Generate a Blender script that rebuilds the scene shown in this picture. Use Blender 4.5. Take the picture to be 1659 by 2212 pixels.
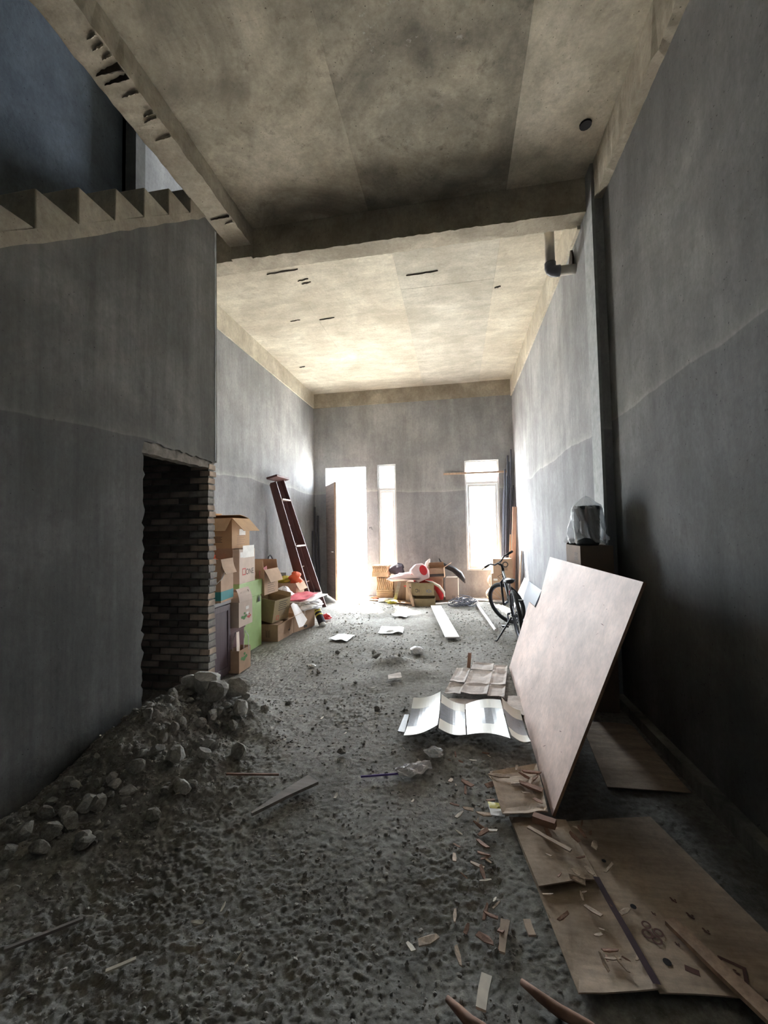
import bpy, bmesh, math, random
import numpy as np
from mathutils import Vector, Matrix, Euler

for o in list(bpy.data.objects):
    bpy.data.objects.remove(o)
SC = bpy.context.scene
COL = SC.collection
R = math.radians
rng = random.Random(11)

# ------------------------------------------------------------------ camera
cam_data = bpy.data.cameras.new('camera')
cam = bpy.data.objects.new('camera', cam_data)
COL.objects.link(cam)
SC.camera = cam
cam_data.sensor_fit = 'HORIZONTAL'
cam_data.sensor_width = 36.0
cam_data.lens = 893.35 / 1659 * 36.0
cam_data.clip_start = 0.05
yaw, pitch, roll = R(9.935), R(2.438), R(-1.068)
fwd = Vector((-math.sin(yaw) * math.cos(pitch), math.cos(yaw) * math.cos(pitch), math.sin(pitch)))
rgt = Vector((math.cos(yaw), math.sin(yaw), 0))
upv = rgt.cross(fwd)
r2 = rgt * math.cos(roll) + upv * math.sin(roll)
u2 = -rgt * math.sin(roll) + upv * math.cos(roll)
cm = Matrix.Identity(4)
for i in range(3):
    cm[i][0], cm[i][1], cm[i][2], cm[i][3] = r2[i], u2[i], -fwd[i], (0, 0, 1.5)[i]
cam.matrix_world = cm

# ------------------------------------------------------------------ light
world = bpy.data.worlds.new('overcast_sky')
SC.world = world
world.use_nodes = True
wn = world.node_tree
bg = wn.nodes['Background']
bg.inputs[0].default_value = (0.86, 0.94, 1.0, 1)
bg.inputs[1].default_value = 11.0
sun_d = bpy.data.lights.new('sun', 'SUN')
sun_d.energy = 22.0
sun_d.angle = R(3)
sun_d.color = (1.0, 0.93, 0.82)
sun = bpy.data.objects.new('sun', sun_d)
COL.objects.link(sun)
sun.rotation_euler = (R(-33), R(-13), 0)


def portal(name, cx, cy, cz, w, h, rx):
    d = bpy.data.lights.new(name, 'AREA')
    d.shape = 'RECTANGLE'
    d.size, d.size_y = w, h
    d.cycles.is_portal = True
    p = bpy.data.objects.new(name, d)
    COL.objects.link(p)
    p.location = (cx, cy, cz)
    p.rotation_euler = (rx, 0, 0)


portal('door_daylight', -2.51, 9.5, 1.45, 0.98, 3.0, R(-90))
portal('narrow_window_daylight', -1.55, 9.5, 1.83, 0.46, 2.35, R(-90))
portal('wide_window_daylight', 0.57, 9.5, 1.78, 0.78, 2.45, R(-90))
portal('upper_window_daylight', -1.3, 9.5, 6.45, 1.6, 1.9, R(-90))

vs = SC.view_settings
vs.view_transform = 'Standard'
vs.look = 'None'
vs.gamma = 1.0
vs.use_curve_mapping = False
vs.exposure = 2.35
cy = SC.cycles
cy.max_bounces = 12
cy.diffuse_bounces = 10
cy.glossy_bounces = 3
cy.transparent_max_bounces = 12
cy.caustics_reflective = False
cy.caustics_refractive = False
cy.sample_clamp_indirect = 12.0
cy.use_denoising = True


# ------------------------------------------------------------------ helpers
class MB:
    """collects vertices and faces for one mesh"""

    def __init__(s):
        s.v, s.f = [], []

    def add(s, vs_, fs_, m=None):
        n = len(s.v)
        s.v += [tuple(m @ Vector(p)) if m else tuple(p) for p in vs_]
        s.f += [tuple(i + n for i in f) for f in fs_]
        return s

    def box(s, lo, hi, m=None):
        x0, y0, z0 = lo
        x1, y1, z1 = hi
        return s.add([(x0, y0, z0), (x1, y0, z0), (x1, y1, z0), (x0, y1, z0), (x0, y0, z1), (x1, y0, z1), (x1, y1, z1), (x0, y1, z1)],
                     [(0, 3, 2, 1), (4, 5, 6, 7), (0, 1, 5, 4), (1, 2, 6, 5), (2, 3, 7, 6), (3, 0, 4, 7)], m)

    def cbox(s, c, size, m=None):
        return s.box([c[i] - size[i] / 2 for i in range(3)], [c[i] + size[i] / 2 for i in range(3)], m)

    def prism(s, pts, a, b, fn):
        """outline pts (2d) swept from a to b; fn(u, v, t) -> xyz"""
        n = len(pts)
        vs_ = [fn(u, v, a) for u, v in pts] + [fn(u, v, b) for u, v in pts]
        fs_ = [tuple(range(n - 1, -1, -1)), tuple(range(n, 2 * n))]
        fs_ += [(i, (i + 1) % n, n + (i + 1) % n, n + i) for i in range(n)]
        return s.add(vs_, fs_)

    def tube(s, pts, r, n=8, closed=False):
        P = [Vector(p) for p in pts]
        rr = r if isinstance(r, (list, tuple)) else [r] * len(P)
        vs_, fs_ = [], []
        up = Vector((0.123, 0.3, 1)).normalized()
        for i, p in enumerate(P):
            if closed:
                d = P[(i + 1) % len(P)] - P[i - 1]
            else:
                d = P[min(i + 1, len(P) - 1)] - P[max(i - 1, 0)]
            d.normalize()
            a = d.cross(up)
            if a.length < 1e-3:
                a = d.cross(Vector((1, 0, 0)))
            a.normalize()
            b = d.cross(a)
            for k in range(n):
                t = 2 * math.pi * k / n
                vs_.append(p + (a * math.cos(t) + b * math.sin(t)) * rr[i])
        m = len(P)
        for i in range(m if closed else m - 1):
            j = (i + 1) % m
            for k in range(n):
                fs_.append((i * n + k, i * n + (k + 1) % n, j * n + (k + 1) % n, j * n + k))
        if not closed:
            fs_.append(tuple(range(n - 1, -1, -1)))
            fs_.append(tuple((m - 1) * n + k for k in range(n)))
        return s.add(vs_, fs_)

    def lathe(s, prof, c=(0, 0, 0), n=20, m=None):
        vs_, fs_ = [], []
        for r, z in prof:
            for k in range(n):
                t = 2 * math.pi * k / n
                vs_.append((c[0] + r * math.cos(t), c[1] + r * math.sin(t), c[2] + z))
        for i in range(len(prof) - 1):
            for k in range(n):
                fs_.append((i * n + k, i * n + (k + 1) % n, (i + 1) * n + (k + 1) % n, (i + 1) * n + k))
        fs_.append(tuple(range(n - 1, -1, -1)))
        fs_.append(tuple((len(prof) - 1) * n + k for k in range(n)))
        return s.add(vs_, fs_, m)

    def sheet(s, fn, nu, nv, t=0.004):
        """a warped sheet with thickness: fn(u, v) -> xyz of its top"""
        top = [Vector(fn(i / nu, j / nv)) for j in range(nv + 1) for i in range(nu + 1)]
        bot = [p - Vector((0, 0, t)) for p in top]
        N = len(top)
        ix = lambda i, j: j * (nu + 1) + i
        fs_ = []
        for j in range(nv):
            for i in range(nu):
                q = (ix(i, j), ix(i + 1, j), ix(i + 1, j + 1), ix(i, j + 1))
                fs_.append(q)
                fs_.append(tuple(N + k for k in reversed(q)))
        ring = [ix(i, 0) for i in range(nu)] + [ix(nu, j) for j in range(nv)] + [ix(i, nv) for i in range(nu, 0, -1)] + [ix(0, j) for j in range(nv, 0, -1)]
        for k in range(len(ring)):
            a, b = ring[k], ring[(k + 1) % len(ring)]
            fs_.append((b, a, N + a, N + b))
        return s.add(top + bot, fs_)

    def mesh(s, name, mat=None, smooth=False):
        me = bpy.data.meshes.new(name)
        me.from_pydata(s.v, [], s.f)
        bm = bmesh.new()
        bm.from_mesh(me)
        bmesh.ops.recalc_face_normals(bm, faces=bm.faces)
        bm.to_mesh(me)
        bm.free()
        if smooth:
            me.polygons.foreach_set('use_smooth', [True] * len(me.polygons))
        if mat:
            me.materials.append(mat)
        return me

    def build(s, name, mat=None, parent=None, smooth=False, bevel=0):
        o = bpy.data.objects.new(name, s.mesh(name, mat, smooth))
        COL.objects.link(o)
        if parent:
            o.parent = parent
        if bevel:
            b = o.modifiers.new('bevel', 'BEVEL')
            b.width = bevel
            b.segments = 2
            b.limit_method = 'ANGLE'
        return o


def tag(o, label=None, cat=None, group=None, kind=None):
    if label:
        o['label'] = label
    if cat:
        o['category'] = cat
    if group:
        o['group'] = group
    if kind:
        o['kind'] = kind
    return o


def thing(name, label, cat, loc=(0, 0, 0), rot=(0, 0, 0), group=None):
    o = bpy.data.objects.new(name, None)
    o.empty_display_size = 0.1
    COL.objects.link(o)
    o.location = loc
    o.rotation_euler = rot
    return tag(o, label, cat, group)


def copy_tree(o, parent=None):
    c = o.copy()
    COL.objects.link(c)
    c.parent = parent
    for ch in list(o.children):
        copy_tree(ch, c)
    return c


# value noise on arrays --------------------------------------------------
def _hash(ix, iy, seed):
    h = (ix.astype(np.int64) * 374761393 + iy.astype(np.int64) * 668265263 + seed * 982451653) & 0xFFFFFFFF
    h = ((h ^ (h >> 13)) * 1274126177) & 0xFFFFFFFF
    h = h ^ (h >> 16)
    return (h & 0xFFFF) / 65535.0


def vnoise(x, y, seed=0):
    x = np.asarray(x, float)
    y = np.asarray(y, float)
    xi, yi = np.floor(x), np.floor(y)
    fx, fy = x - xi, y - yi
    fx = fx * fx * (3 - 2 * fx)
    fy = fy * fy * (3 - 2 * fy)
    a = _hash(xi, yi, seed)
    b = _hash(xi + 1, yi, seed)
    c = _hash(xi, yi + 1, seed)
    d = _hash(xi + 1, yi + 1, seed)
    return (a * (1 - fx) + b * fx) * (1 - fy) + (c * (1 - fx) + d * fx) * fy


def clods(x, y, cell, seed, keep=0.7):
    """rounded lumps of random size scattered on a jittered lattice, height in units of the cell"""
    x = np.asarray(x, float) / cell
    y = np.asarray(y, float) / cell
    xi, yi = np.floor(x), np.floor(y)
    out = np.zeros_like(x)
    for dx in (-1, 0, 1):
        for dy in (-1, 0, 1):
            cx, cy_ = xi + dx, yi + dy
            px = cx + 0.15 + 0.7 * _hash(cx, cy_, seed)
            py = cy_ + 0.15 + 0.7 * _hash(cx, cy_, seed + 1)
            r = 0.18 + 0.36 * _hash(cx, cy_, seed + 2) ** 1.5
            on = _hash(cx, cy_, seed + 3) < keep
            sq = 0.7 + 0.6 * _hash(cx, cy_, seed + 4)
            d2 = (x - px) ** 2 * sq + (y - py) ** 2 / sq
            h = np.sqrt(np.clip(r * r - d2, 0, None)) * on
            out = np.maximum(out, h)
    return out


def bump2(x, y, cx, cy_, sx, sy, rot=0):
    c, s = math.cos(rot), math.sin(rot)
    dx, dy = x - cx, y - cy_
    u = (c * dx + s * dy) / sx
    v = (-s * dx + c * dy) / sy
    return np.exp(-(u * u + v * v))


def ground_z(x, y, fine=True):
    x = np.asarray(x, float)
    y = np.asarray(y, float)
    z = 0.03 * (vnoise(x * 1.3, y * 1.3, 1) - 0.5)
    # heap of broken mortar in front of the doorway and along the wall
    heap = 0.20 * bump2(x, y, -2.12, 2.62, 0.33, 0.5) + 0.17 * bump2(x, y, -1.85, 3.05, 0.42, 0.28, 0.25) \
        + 0.13 * bump2(x, y, -1.78, 2.25, 0.42, 0.42) + 0.09 * bump2(x, y, -2.1, 1.75, 0.35, 0.6) + 0.06 * bump2(x, y, -1.7, 2.7, 0.55, 0.35)
    z = z + heap * (0.75 + 0.5 * vnoise(x * 6, y * 6, 2))
    z = z + 0.10 * bump2(x, y, -0.72, 4.62, 0.26, 0.16) + 0.05 * bump2(x, y, -0.45, 4.35, 0.35, 0.2)
    z = z + 0.05 * bump2(x, y, 0.1, 8.15, 0.35, 0.25)
    z = z - 0.035 * bump2(x, y, -0.15, 1.55, 0.3, 0.25)
    if fine:
        patch = np.clip((vnoise(x * 2.1, y * 2.1, 5) - 0.32) * 2.2, 0.12, 1)
        calm = np.clip((x - 0.12) / 0.12, 0, 1) * np.clip((5.2 - y) / 0.4, 0, 1)
        far = np.clip((y - 3.2) / 2.5, 0, 1)
        path = bump2(x, y, -1.15, 4.3, 0.4, 1.3)
        amp = patch * (1 - 0.75 * calm) * (1 - 0.25 * far) * (1 - 0.5 * path) + np.clip(heap * 3, 0, 0.6)
        n1 = vnoise(x * 14, y * 14, 7)
        n2 = vnoise(x * 47, y * 47, 8)
        n3 = vnoise(x * 110, y * 110, 9)
        wx, wy = (n1 - .5) * .02 + (n3 - .5) * .006, (n2 - .5) * .012
        big = np.clip(heap * 6, .25, 1)
        z = z + amp * big * 0.5 * 0.062 * clods(x + wx, y + wy, 0.062, 50, .4)
        z = z + amp * (0.5 * 0.034 * clods(x + wy, y + wx, 0.034, 60, .4) * (.4 + .6 * big) + 0.75 * 0.017 * clods(x + wx * .4, y, 0.017, 70, .55))
        z = z - 0.006 * amp + amp * (0.012 * (n1 - .5) + 0.008 * (n2 - .5) + 0.007 * (n3 - .5)) + 0.0035 * (n3 - .5) + 0.003 * (n2 - .5) + 0.5 * 0.013 * clods(x, y, 0.0185, 80, .35)
    return z


def gz(x, y):
    return float(ground_z(np.array([x]), np.array([y]), False)[0])


# ------------------------------------------------------------------ materials
def nmat(name):
    m = bpy.data.materials.new(name)
    m.use_nodes = True
    nt = m.node_tree
    return m, nt, nt.nodes['Principled BSDF']


def ramp(nt, fac, stops):
    r = nt.nodes.new('ShaderNodeValToRGB')
    while len(r.color_ramp.elements) < len(stops):
        r.color_ramp.elements.new(0.5)
    for e, (p, c) in zip(r.color_ramp.elements, stops):
        e.position = p
        e.color = (*c, 1)
    nt.links.new(fac, r.inputs[0])
    return r.outputs[0]


def noise(nt, scale, detail=4, stretch=(1, 1, 1), rough=0.6, dist=0.0, off=0):
    tc = nt.nodes.new('ShaderNodeTexCoord')
    mp = nt.nodes.new('ShaderNodeMapping')
    mp.inputs['Scale'].default_value = stretch
    mp.inputs['Location'].default_value = (off, off * 1.7, off * 0.6)
    nt.links.new(tc.outputs['Object'], mp.inputs[0])
    n = nt.nodes.new('ShaderNodeTexNoise')
    n.inputs['Scale'].default_value = scale
    n.inputs['Detail'].default_value = detail
    n.inputs['Roughness'].default_value = rough
    n.inputs['Distortion'].default_value = dist
    nt.links.new(mp.outputs[0], n.inputs['Vector'])
    return n.outputs['Fac']


def mix(nt, fac, a, b, mode='MIX'):
    m = nt.nodes.new('ShaderNodeMix')
    m.data_type = 'RGBA'
    m.blend_type = mode
    for i, v in ((0, fac), (6, a), (7, b)):
        if isinstance(v, (int, float)):
            m.inputs[i].default_value = v
        elif isinstance(v, tuple):
            m.inputs[i].default_value = (*v, 1)
        else:
            nt.links.new(v, m.inputs[i])
    return m.outputs[2]


def bump(nt, p, h, strength=0.3, dist=0.01):
    b = nt.nodes.new('ShaderNodeBump')
    b.inputs['Strength'].default_value = strength
    b.inputs['Distance'].default_value = dist
    nt.links.new(h, b.inputs['Height'])
    nt.links.new(b.outputs[0], p.inputs['Normal'])


def concrete(name, c0, c1, c2, big=1.1, streak=(6, 6, 0.7), stain=None, st_amt=0.5, bstr=0.25, rough=0.9, pores=True, sstr=0.75, seam=None, speck=None):
    m, nt, p = nmat(name)
    base = ramp(nt, noise(nt, big, 6, (1, 1, 1), 0.62, 0.4), [(0.3, c0), (0.52, c1), (0.72, c2)])
    st = noise(nt, 1.6, 5, streak, 0.7)
    base = mix(nt, sstr, base, ramp(nt, st, [(0.3, (0.6, 0.6, 0.6)), (0.7, (1.3, 1.3, 1.3))]), 'MULTIPLY')
    fine = noise(nt, 38, 4, (1, 1, 0.6), 0.7)
    base = mix(nt, 0.5, base, ramp(nt, fine, [(0.3, (0.7, 0.7, 0.7)), (0.7, (1.2, 1.2, 1.2))]), 'MULTIPLY')
    if stain:
        s = ramp(nt, noise(nt, 0.9, 8, (1, 1, 1), 0.7, 0.8, 3.3), [(0.42, (0, 0, 0)), (0.66, (st_amt,) * 3)])
        base = mix(nt, s, base, stain)
        s2 = ramp(nt, noise(nt, 7, 8, (1, 1, 1), 0.75, 0.3, 5), [(0.55, (0, 0, 0)), (0.72, (st_amt,) * 3)])
        base = mix(nt, s2, base, stain)
    if speck:
        sp = ramp(nt, noise(nt, 16, 8, (1, 1, 1), 0.8, 0.6, 7), [(0.60, (0, 0, 0)), (0.66, (0.55,) * 3)])
        gate = ramp(nt, noise(nt, 1.1, 3, (1, 1, 1), 0.5, 0, 4), [(0.5, (0, 0, 0)), (0.62, (1, 1, 1))])
        sp = mix(nt, 1.0, sp, gate, 'MULTIPLY')
        base = mix(nt, sp, base, speck)
    if seam:
        tc = nt.nodes.new('ShaderNodeTexCoord')
        sx = nt.nodes.new('ShaderNodeSeparateXYZ')
        nt.links.new(tc.outputs['Object'], sx.inputs[0])
        nz = noise(nt, 0.9, 4, (1, 1, 1), 0.5, 0, 2)
        ma = nt.nodes.new('ShaderNodeMath')
        ma.operation = 'MULTIPLY_ADD'
        ma.inputs[1].default_value = 0.22
        nt.links.new(nz, ma.inputs[0])
        nt.links.new(sx.outputs['Z'], ma.inputs[2])
        mr = nt.nodes.new('ShaderNodeMapRange')
        mr.inputs[1].default_value = seam - 0.3
        mr.inputs[2].default_value = seam + 0.3
        nt.links.new(ma.outputs[0], mr.inputs[0])
        low = ramp(nt, mr.outputs[0], [(0.42, (0.86, 0.87, 0.90)), (0.5, (0.9, 0.9, 0.92)), (0.515, (1.32, 1.3, 1.28)), (0.56, (1.12, 1.12, 1.1)), (0.66, (1, 1, 1))])
        base = mix(nt, 1.0, base, low, 'MULTIPLY')
    if pores:
        pr = ramp(nt, noise(nt, 60, 2, (1, 1, 1), 0.5, 0, 9), [(0.24, (1, 1, 1)), (0.3, (0, 0, 0))])
        base = mix(nt, pr, base, (c0[0] * 0.35, c0[1] * 0.35, c0[2] * 0.35))
    nt.links.new(base, p.inputs['Base Color'])
    p.inputs['Roughness'].default_value = rough
    p.inputs['Specular IOR Level'].default_value = 0.25
    bump(nt, p, noise(nt, 24, 6, (1, 1, 1), 0.7), bstr, 0.01)
    return m


def plain(name, c, rough=0.6, metal=0.0, var=0.12, scale=9, bstr=0.0, stretch=(1, 1, 1), spec=0.4):
    m, nt, p = nmat(name)
    n = noise(nt, scale, 5, stretch, 0.65)
    lo = tuple(max(0, x * (1 - var)) for x in c)
    hi = tuple(min(1, x * (1 + var)) for x in c)
    nt.links.new(ramp(nt, n, [(0.3, lo), (0.7, hi)]), p.inputs['Base Color'])
    p.inputs['Roughness'].default_value = rough
    p.inputs['Metallic'].default_value = metal
    p.inputs['Specular IOR Level'].default_value = spec
    if bstr:
        bump(nt, p, n, bstr, 0.005)
    return m


def wood(name, c, rough=0.6, axis=2, var=0.25, scale=3):
    st = [14, 14, 14]
    st[axis] = 0.8
    return plain(name, c, rough, 0, var, scale, 0.12, tuple(st))


M = {}
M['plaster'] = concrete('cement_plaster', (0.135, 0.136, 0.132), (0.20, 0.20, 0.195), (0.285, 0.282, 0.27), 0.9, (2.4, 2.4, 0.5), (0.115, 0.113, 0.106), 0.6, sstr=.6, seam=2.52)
M['plaster_wet'] = concrete('streaked_cement_plaster', (0.118, 0.117, 0.11), (0.175, 0.173, 0.164), (0.255, 0.25, 0.232), 0.9, (4, 4, 0.22), (0.11, 0.107, 0.098), 0.6, sstr=.8, seam=2.3)
M['plaster_skylit'] = concrete('skylit_blue_cement_plaster', (0.10, 0.125, 0.16), (0.15, 0.18, 0.22), (0.23, 0.27, 0.32), 0.8, (1.2, 1.2, 0.8), (0.08, 0.09, 0.115), 0.6)  # bluish skylight of the stairwell put into the plaster colour
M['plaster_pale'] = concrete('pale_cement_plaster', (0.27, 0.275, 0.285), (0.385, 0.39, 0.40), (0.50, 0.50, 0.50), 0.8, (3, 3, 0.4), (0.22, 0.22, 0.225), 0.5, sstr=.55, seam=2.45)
M['plaster_edge'] = plain('smooth_cement_edge', (0.40, 0.42, 0.43), 0.85, 0, 0.2, 12)
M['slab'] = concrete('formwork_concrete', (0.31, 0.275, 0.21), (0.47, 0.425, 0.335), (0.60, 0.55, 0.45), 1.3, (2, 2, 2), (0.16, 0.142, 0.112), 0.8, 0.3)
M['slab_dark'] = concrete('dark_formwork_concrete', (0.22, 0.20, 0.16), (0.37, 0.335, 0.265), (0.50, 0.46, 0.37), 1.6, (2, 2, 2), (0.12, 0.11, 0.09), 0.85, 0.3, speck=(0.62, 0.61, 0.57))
M['slab_light'] = concrete('light_formwork_concrete', (0.42, 0.38, 0.30), (0.56, 0.51, 0.415), (0.66, 0.61, 0.51), 1.3, (2, 2, 2), (0.22, 0.20, 0.155), 0.55, 0.3)
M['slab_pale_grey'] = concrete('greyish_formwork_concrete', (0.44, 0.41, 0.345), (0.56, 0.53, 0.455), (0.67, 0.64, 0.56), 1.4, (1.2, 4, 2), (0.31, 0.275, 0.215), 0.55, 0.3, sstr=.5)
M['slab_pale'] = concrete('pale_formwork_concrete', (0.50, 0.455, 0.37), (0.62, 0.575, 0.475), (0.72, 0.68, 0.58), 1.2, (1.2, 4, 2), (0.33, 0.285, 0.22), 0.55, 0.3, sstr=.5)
M['beam'] = concrete('beam_concrete', (0.34, 0.30, 0.235), (0.46, 0.415, 0.335), (0.56, 0.515, 0.42), 1.4, (2, 2, 2), (0.23, 0.19, 0.145), 0.5, 0.35)
M['brick_in'] = plain('raw_brick', (0.24, 0.20, 0.175), 0.95, 0, 0.45, 5, 0.5)
M['brick_dark'] = plain('dark_raw_brick', (0.13, 0.11, 0.10), 0.95, 0, 0.45, 5, 0.5)
M['brick_light'] = plain('light_raw_brick', (0.36, 0.295, 0.25), 0.95, 0, 0.4, 5, 0.5)
M['brick_grey'] = plain('mortar_smeared_brick', (0.33, 0.31, 0.285), 0.95, 0, 0.45, 9, 0.6)
M['brick_end'] = plain('beige_raw_brick', (0.47, 0.37, 0.29), 0.95, 0, 0.45, 7, 0.6)  # end bricks, paler and warmer than the inner ones
M['mortar'] = concrete('raw_mortar', (0.13, 0.125, 0.115), (0.2, 0.195, 0.18), (0.28, 0.27, 0.25), 8, (1, 1, 1), None, 0, 0.9)
M['lintel'] = concrete('rough_lintel_concrete', (0.17, 0.15, 0.125), (0.27, 0.24, 0.205), (0.37, 0.335, 0.29), 12, (1, 1, 1), None, 0, 1.0)


def dirt_mat():
    m, nt, p = nmat('dry_cement_dirt')
    base = ramp(nt, noise(nt, 0.9, 8, (1, 1, 1), 0.68, 0.6), [(0.3, (0.205, 0.19, 0.165)), (0.5, (0.335, 0.322, 0.295)), (0.68, (0.48, 0.47, 0.445))])
    f = noise(nt, 26, 6, (1, 1, 1), 0.72)
    base = mix(nt, 0.85, base, ramp(nt, f, [(0.3, (0.5, 0.48, 0.46)), (0.55, (1, 1, 1)), (0.75, (1.5, 1.5, 1.5))]), 'MULTIPLY')
    s = ramp(nt, noise(nt, 130, 3, (1, 1, 1), 0.6, 0, 2), [(0.62, (0, 0, 0)), (0.72, (0.7, 0.7, 0.7))])
    base = mix(nt, s, base, (0.42, 0.41, 0.38))
    nt.links.new(base, p.inputs['Base Color'])
    p.inputs['Roughness'].default_value = 0.95
    p.inputs['Specular IOR Level'].default_value = 0.2
    bump(nt, p, noise(nt, 120, 8, (1, 1, 1), 0.8), 0.85, 0.009)
    return m


M['dirt'] = dirt_mat()
M['stone'] = concrete('mortar_lump', (0.24, 0.225, 0.20), (0.34, 0.325, 0.295), (0.45, 0.435, 0.40), 9, (1, 1, 1), None, 0, 0.7, 0.95, False)
M['stone_pale'] = concrete('pale_mortar_lump', (0.40, 0.385, 0.355), (0.52, 0.505, 0.475), (0.63, 0.615, 0.58), 9, (1, 1, 1), None, 0, 0.7, 0.95, False)
M['card'] = plain('corrugated_cardboard', (0.44, 0.30, 0.205), 0.85, 0, 0.13, 7, 0.1, (1, 1, 1), 0.2)
M['card_warm'] = plain('warm_cardboard', (0.56, 0.37, 0.22), 0.85, 0, 0.1, 6, 0.1, (1, 1, 1), 0.2)
M['card_pale'] = plain('pale_cardboard', (0.60, 0.49, 0.42), 0.85, 0, 0.1, 6, 0.1, (1, 1, 1), 0.2)
M['card_olive'] = plain('olive_brown_cardboard', (0.33, 0.26, 0.155), 0.85, 0, 0.14, 6, 0.1, (1, 1, 1), 0.2)
M['card_dark'] = plain('dark_brown_cardboard', (0.22, 0.165, 0.13), 0.85, 0, 0.14, 6, 0.1, (1, 1, 1), 0.2)
M['card_floor'] = concrete('trodden_cardboard', (0.40, 0.30, 0.215), (0.54, 0.425, 0.325), (0.64, 0.53, 0.425), 2.2, (1, 9, 1), (0.19, 0.135, 0.095), 0.4, 0.3, 0.85, False)
M['card_floor_pale'] = concrete('dusty_cardboard', (0.58, 0.51, 0.47), (0.70, 0.64, 0.60), (0.78, 0.73, 0.70), 3, (1, 5, 1), (0.34, 0.27, 0.23), 0.3, 0.3, 0.85, False)
M['print_dark'] = plain('dark_print', (0.07, 0.06, 0.055), 0.8)
M['print_brown'] = plain('brown_print', (0.15, 0.075, 0.06), 0.8)
M['print_red'] = plain('red_print', (0.55, 0.10, 0.09), 0.8)
M['print_blue'] = plain('blue_print', (0.12, 0.17, 0.30), 0.8)
M['print_teal'] = plain('teal_print', (0.04, 0.22, 0.23), 0.8)
M['print_green'] = plain('green_print', (0.10, 0.24, 0.08), 0.8)
M['print_white'] = plain('white_label', (0.78, 0.76, 0.72), 0.7)
M['tape_brown'] = plain('purple_brown_tape', (0.10, 0.07, 0.085), 0.35)
M['green'] = plain('green_painted_board', (0.33, 0.47, 0.19), 0.55, 0, 0.08)
M['purple_wood'] = wood('purple_brown_lacquer', (0.115, 0.082, 0.098), 0.4)
M['cab_top'] = plain('grey_laminate', (0.40, 0.39, 0.40), 0.5)
M['ladder'] = wood('red_brown_ladder_wood', (0.105, 0.045, 0.042), 0.5)
M['ladder_step'] = wood('lit_ladder_step', (0.40, 0.30, 0.28), 0.45, 1)  # light falling on treads and rungs put into a paler wood colour
M['door_wood'] = wood('grey_brown_door_wood', (0.42, 0.34, 0.31), 0.6, 0)
M['ply'] = concrete('pinkish_plywood', (0.60, 0.445, 0.385), (0.71, 0.55, 0.49), (0.78, 0.63, 0.57), 1.4, (5, 1.2, 1.2), (0.52, 0.38, 0.31), 0.25, 0.08, 0.6, False)
M['ply_edge'] = wood('plywood_edge', (0.34, 0.21, 0.14), 0.8, 1)
M['alu'] = plain('white_window_frame', (0.78, 0.79, 0.80), 0.4, 0, 0.03)
M['white'] = plain('white_sheet', (0.82, 0.81, 0.79), 0.6, 0, 0.05)
M['white_board'] = plain('white_laminate_board', (0.84, 0.80, 0.78), 0.45, 0, 0.04)
M['white_plastic'] = plain('white_plastic_bag', (0.80, 0.80, 0.82), 0.3, 0, 0.06)
M['pink_plastic'] = plain('pink_plastic_bag', (0.80, 0.17, 0.22), 0.3, 0, 0.2)
M['red'] = plain('red_plastic', (0.62, 0.035, 0.045), 0.35)
M['red_cloth'] = plain('orange_red_cloth', (0.75, 0.13, 0.05), 0.7)
M['pink_pack'] = plain('pink_packet', (0.66, 0.24, 0.24), 0.5, 0, 0.3)
M['beige_pack'] = plain('beige_packet', (0.66, 0.43, 0.28), 0.5, 0, 0.3)
M['purple_pack'] = plain('lilac_packet', (0.42, 0.30, 0.48), 0.5, 0, 0.3)
M['pale_pink'] = plain('pale_pink_fairing', (0.80, 0.62, 0.64), 0.25, 0, 0.08)
M['black'] = plain('black_plastic', (0.022, 0.022, 0.026), 0.45)
M['rubber'] = plain('tyre_rubber', (0.03, 0.03, 0.032), 0.8, 0, 0.2, 30, 0.3)
M['steel'] = plain('dull_steel', (0.42, 0.43, 0.45), 0.35, 0.9)
M['silver'] = plain('silver_frame_paint', (0.45, 0.50, 0.53), 0.3, 0.3)
M['dark_steel'] = plain('dark_steel_tube', (0.10, 0.105, 0.13), 0.45, 0.6)
M['black_cloth'] = plain('dark_grey_cloth', (0.055, 0.05, 0.065), 0.85, 0, 0.2)
M['maroon'] = plain('maroon_plastic', (0.09, 0.022, 0.028), 0.5)
M['rattan'] = plain('rattan_cane', (0.52, 0.37, 0.24), 0.7, 0, 0.25)
M['timber'] = wood('raw_timber', (0.47, 0.335, 0.245), 0.75)
M['timber_grey'] = wood('weathered_timber', (0.26, 0.23, 0.21), 0.85, 0)
M['orange_wood'] = wood('orange_brown_plank', (0.50, 0.30, 0.21), 0.6)
M['old_timber_or_hole'] = plain('old_dark_timber_or_hole', (0.045, 0.034, 0.026), 0.95, 0, 0.4, 20, 0.4)
M['chip'] = plain('wood_splinter', (0.50, 0.39, 0.30), 0.85, 0, 0.3)
M['chip_red'] = plain('reddish_wood_chip', (0.30, 0.175, 0.125), 0.85, 0, 0.3)
M['chip_pale'] = plain('pale_wood_splinter', (0.62, 0.56, 0.47), 0.8, 0, 0.2)
M['grey_panel'] = plain('grey_blue_panel', (0.24, 0.265, 0.30), 0.5, 0, 0.06)
M['pvc'] = plain('grey_pvc_pipe', (0.50, 0.47, 0.42), 0.5)
M['pvc_dark'] = plain('dark_pvc_elbow', (0.09, 0.095, 0.12), 0.35)
M['yellow'] = plain('yellow_wrapper', (0.70, 0.62, 0.10), 0.4)
M['purple'] = plain('purple_stick', (0.17, 0.11, 0.42), 0.4)
M['foil_dark'] = plain('glossy_grey_print', (0.23, 0.245, 0.275), 0.26, 0, 0.15, 40, 0, (1, 1, 1), 0.6)
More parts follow.
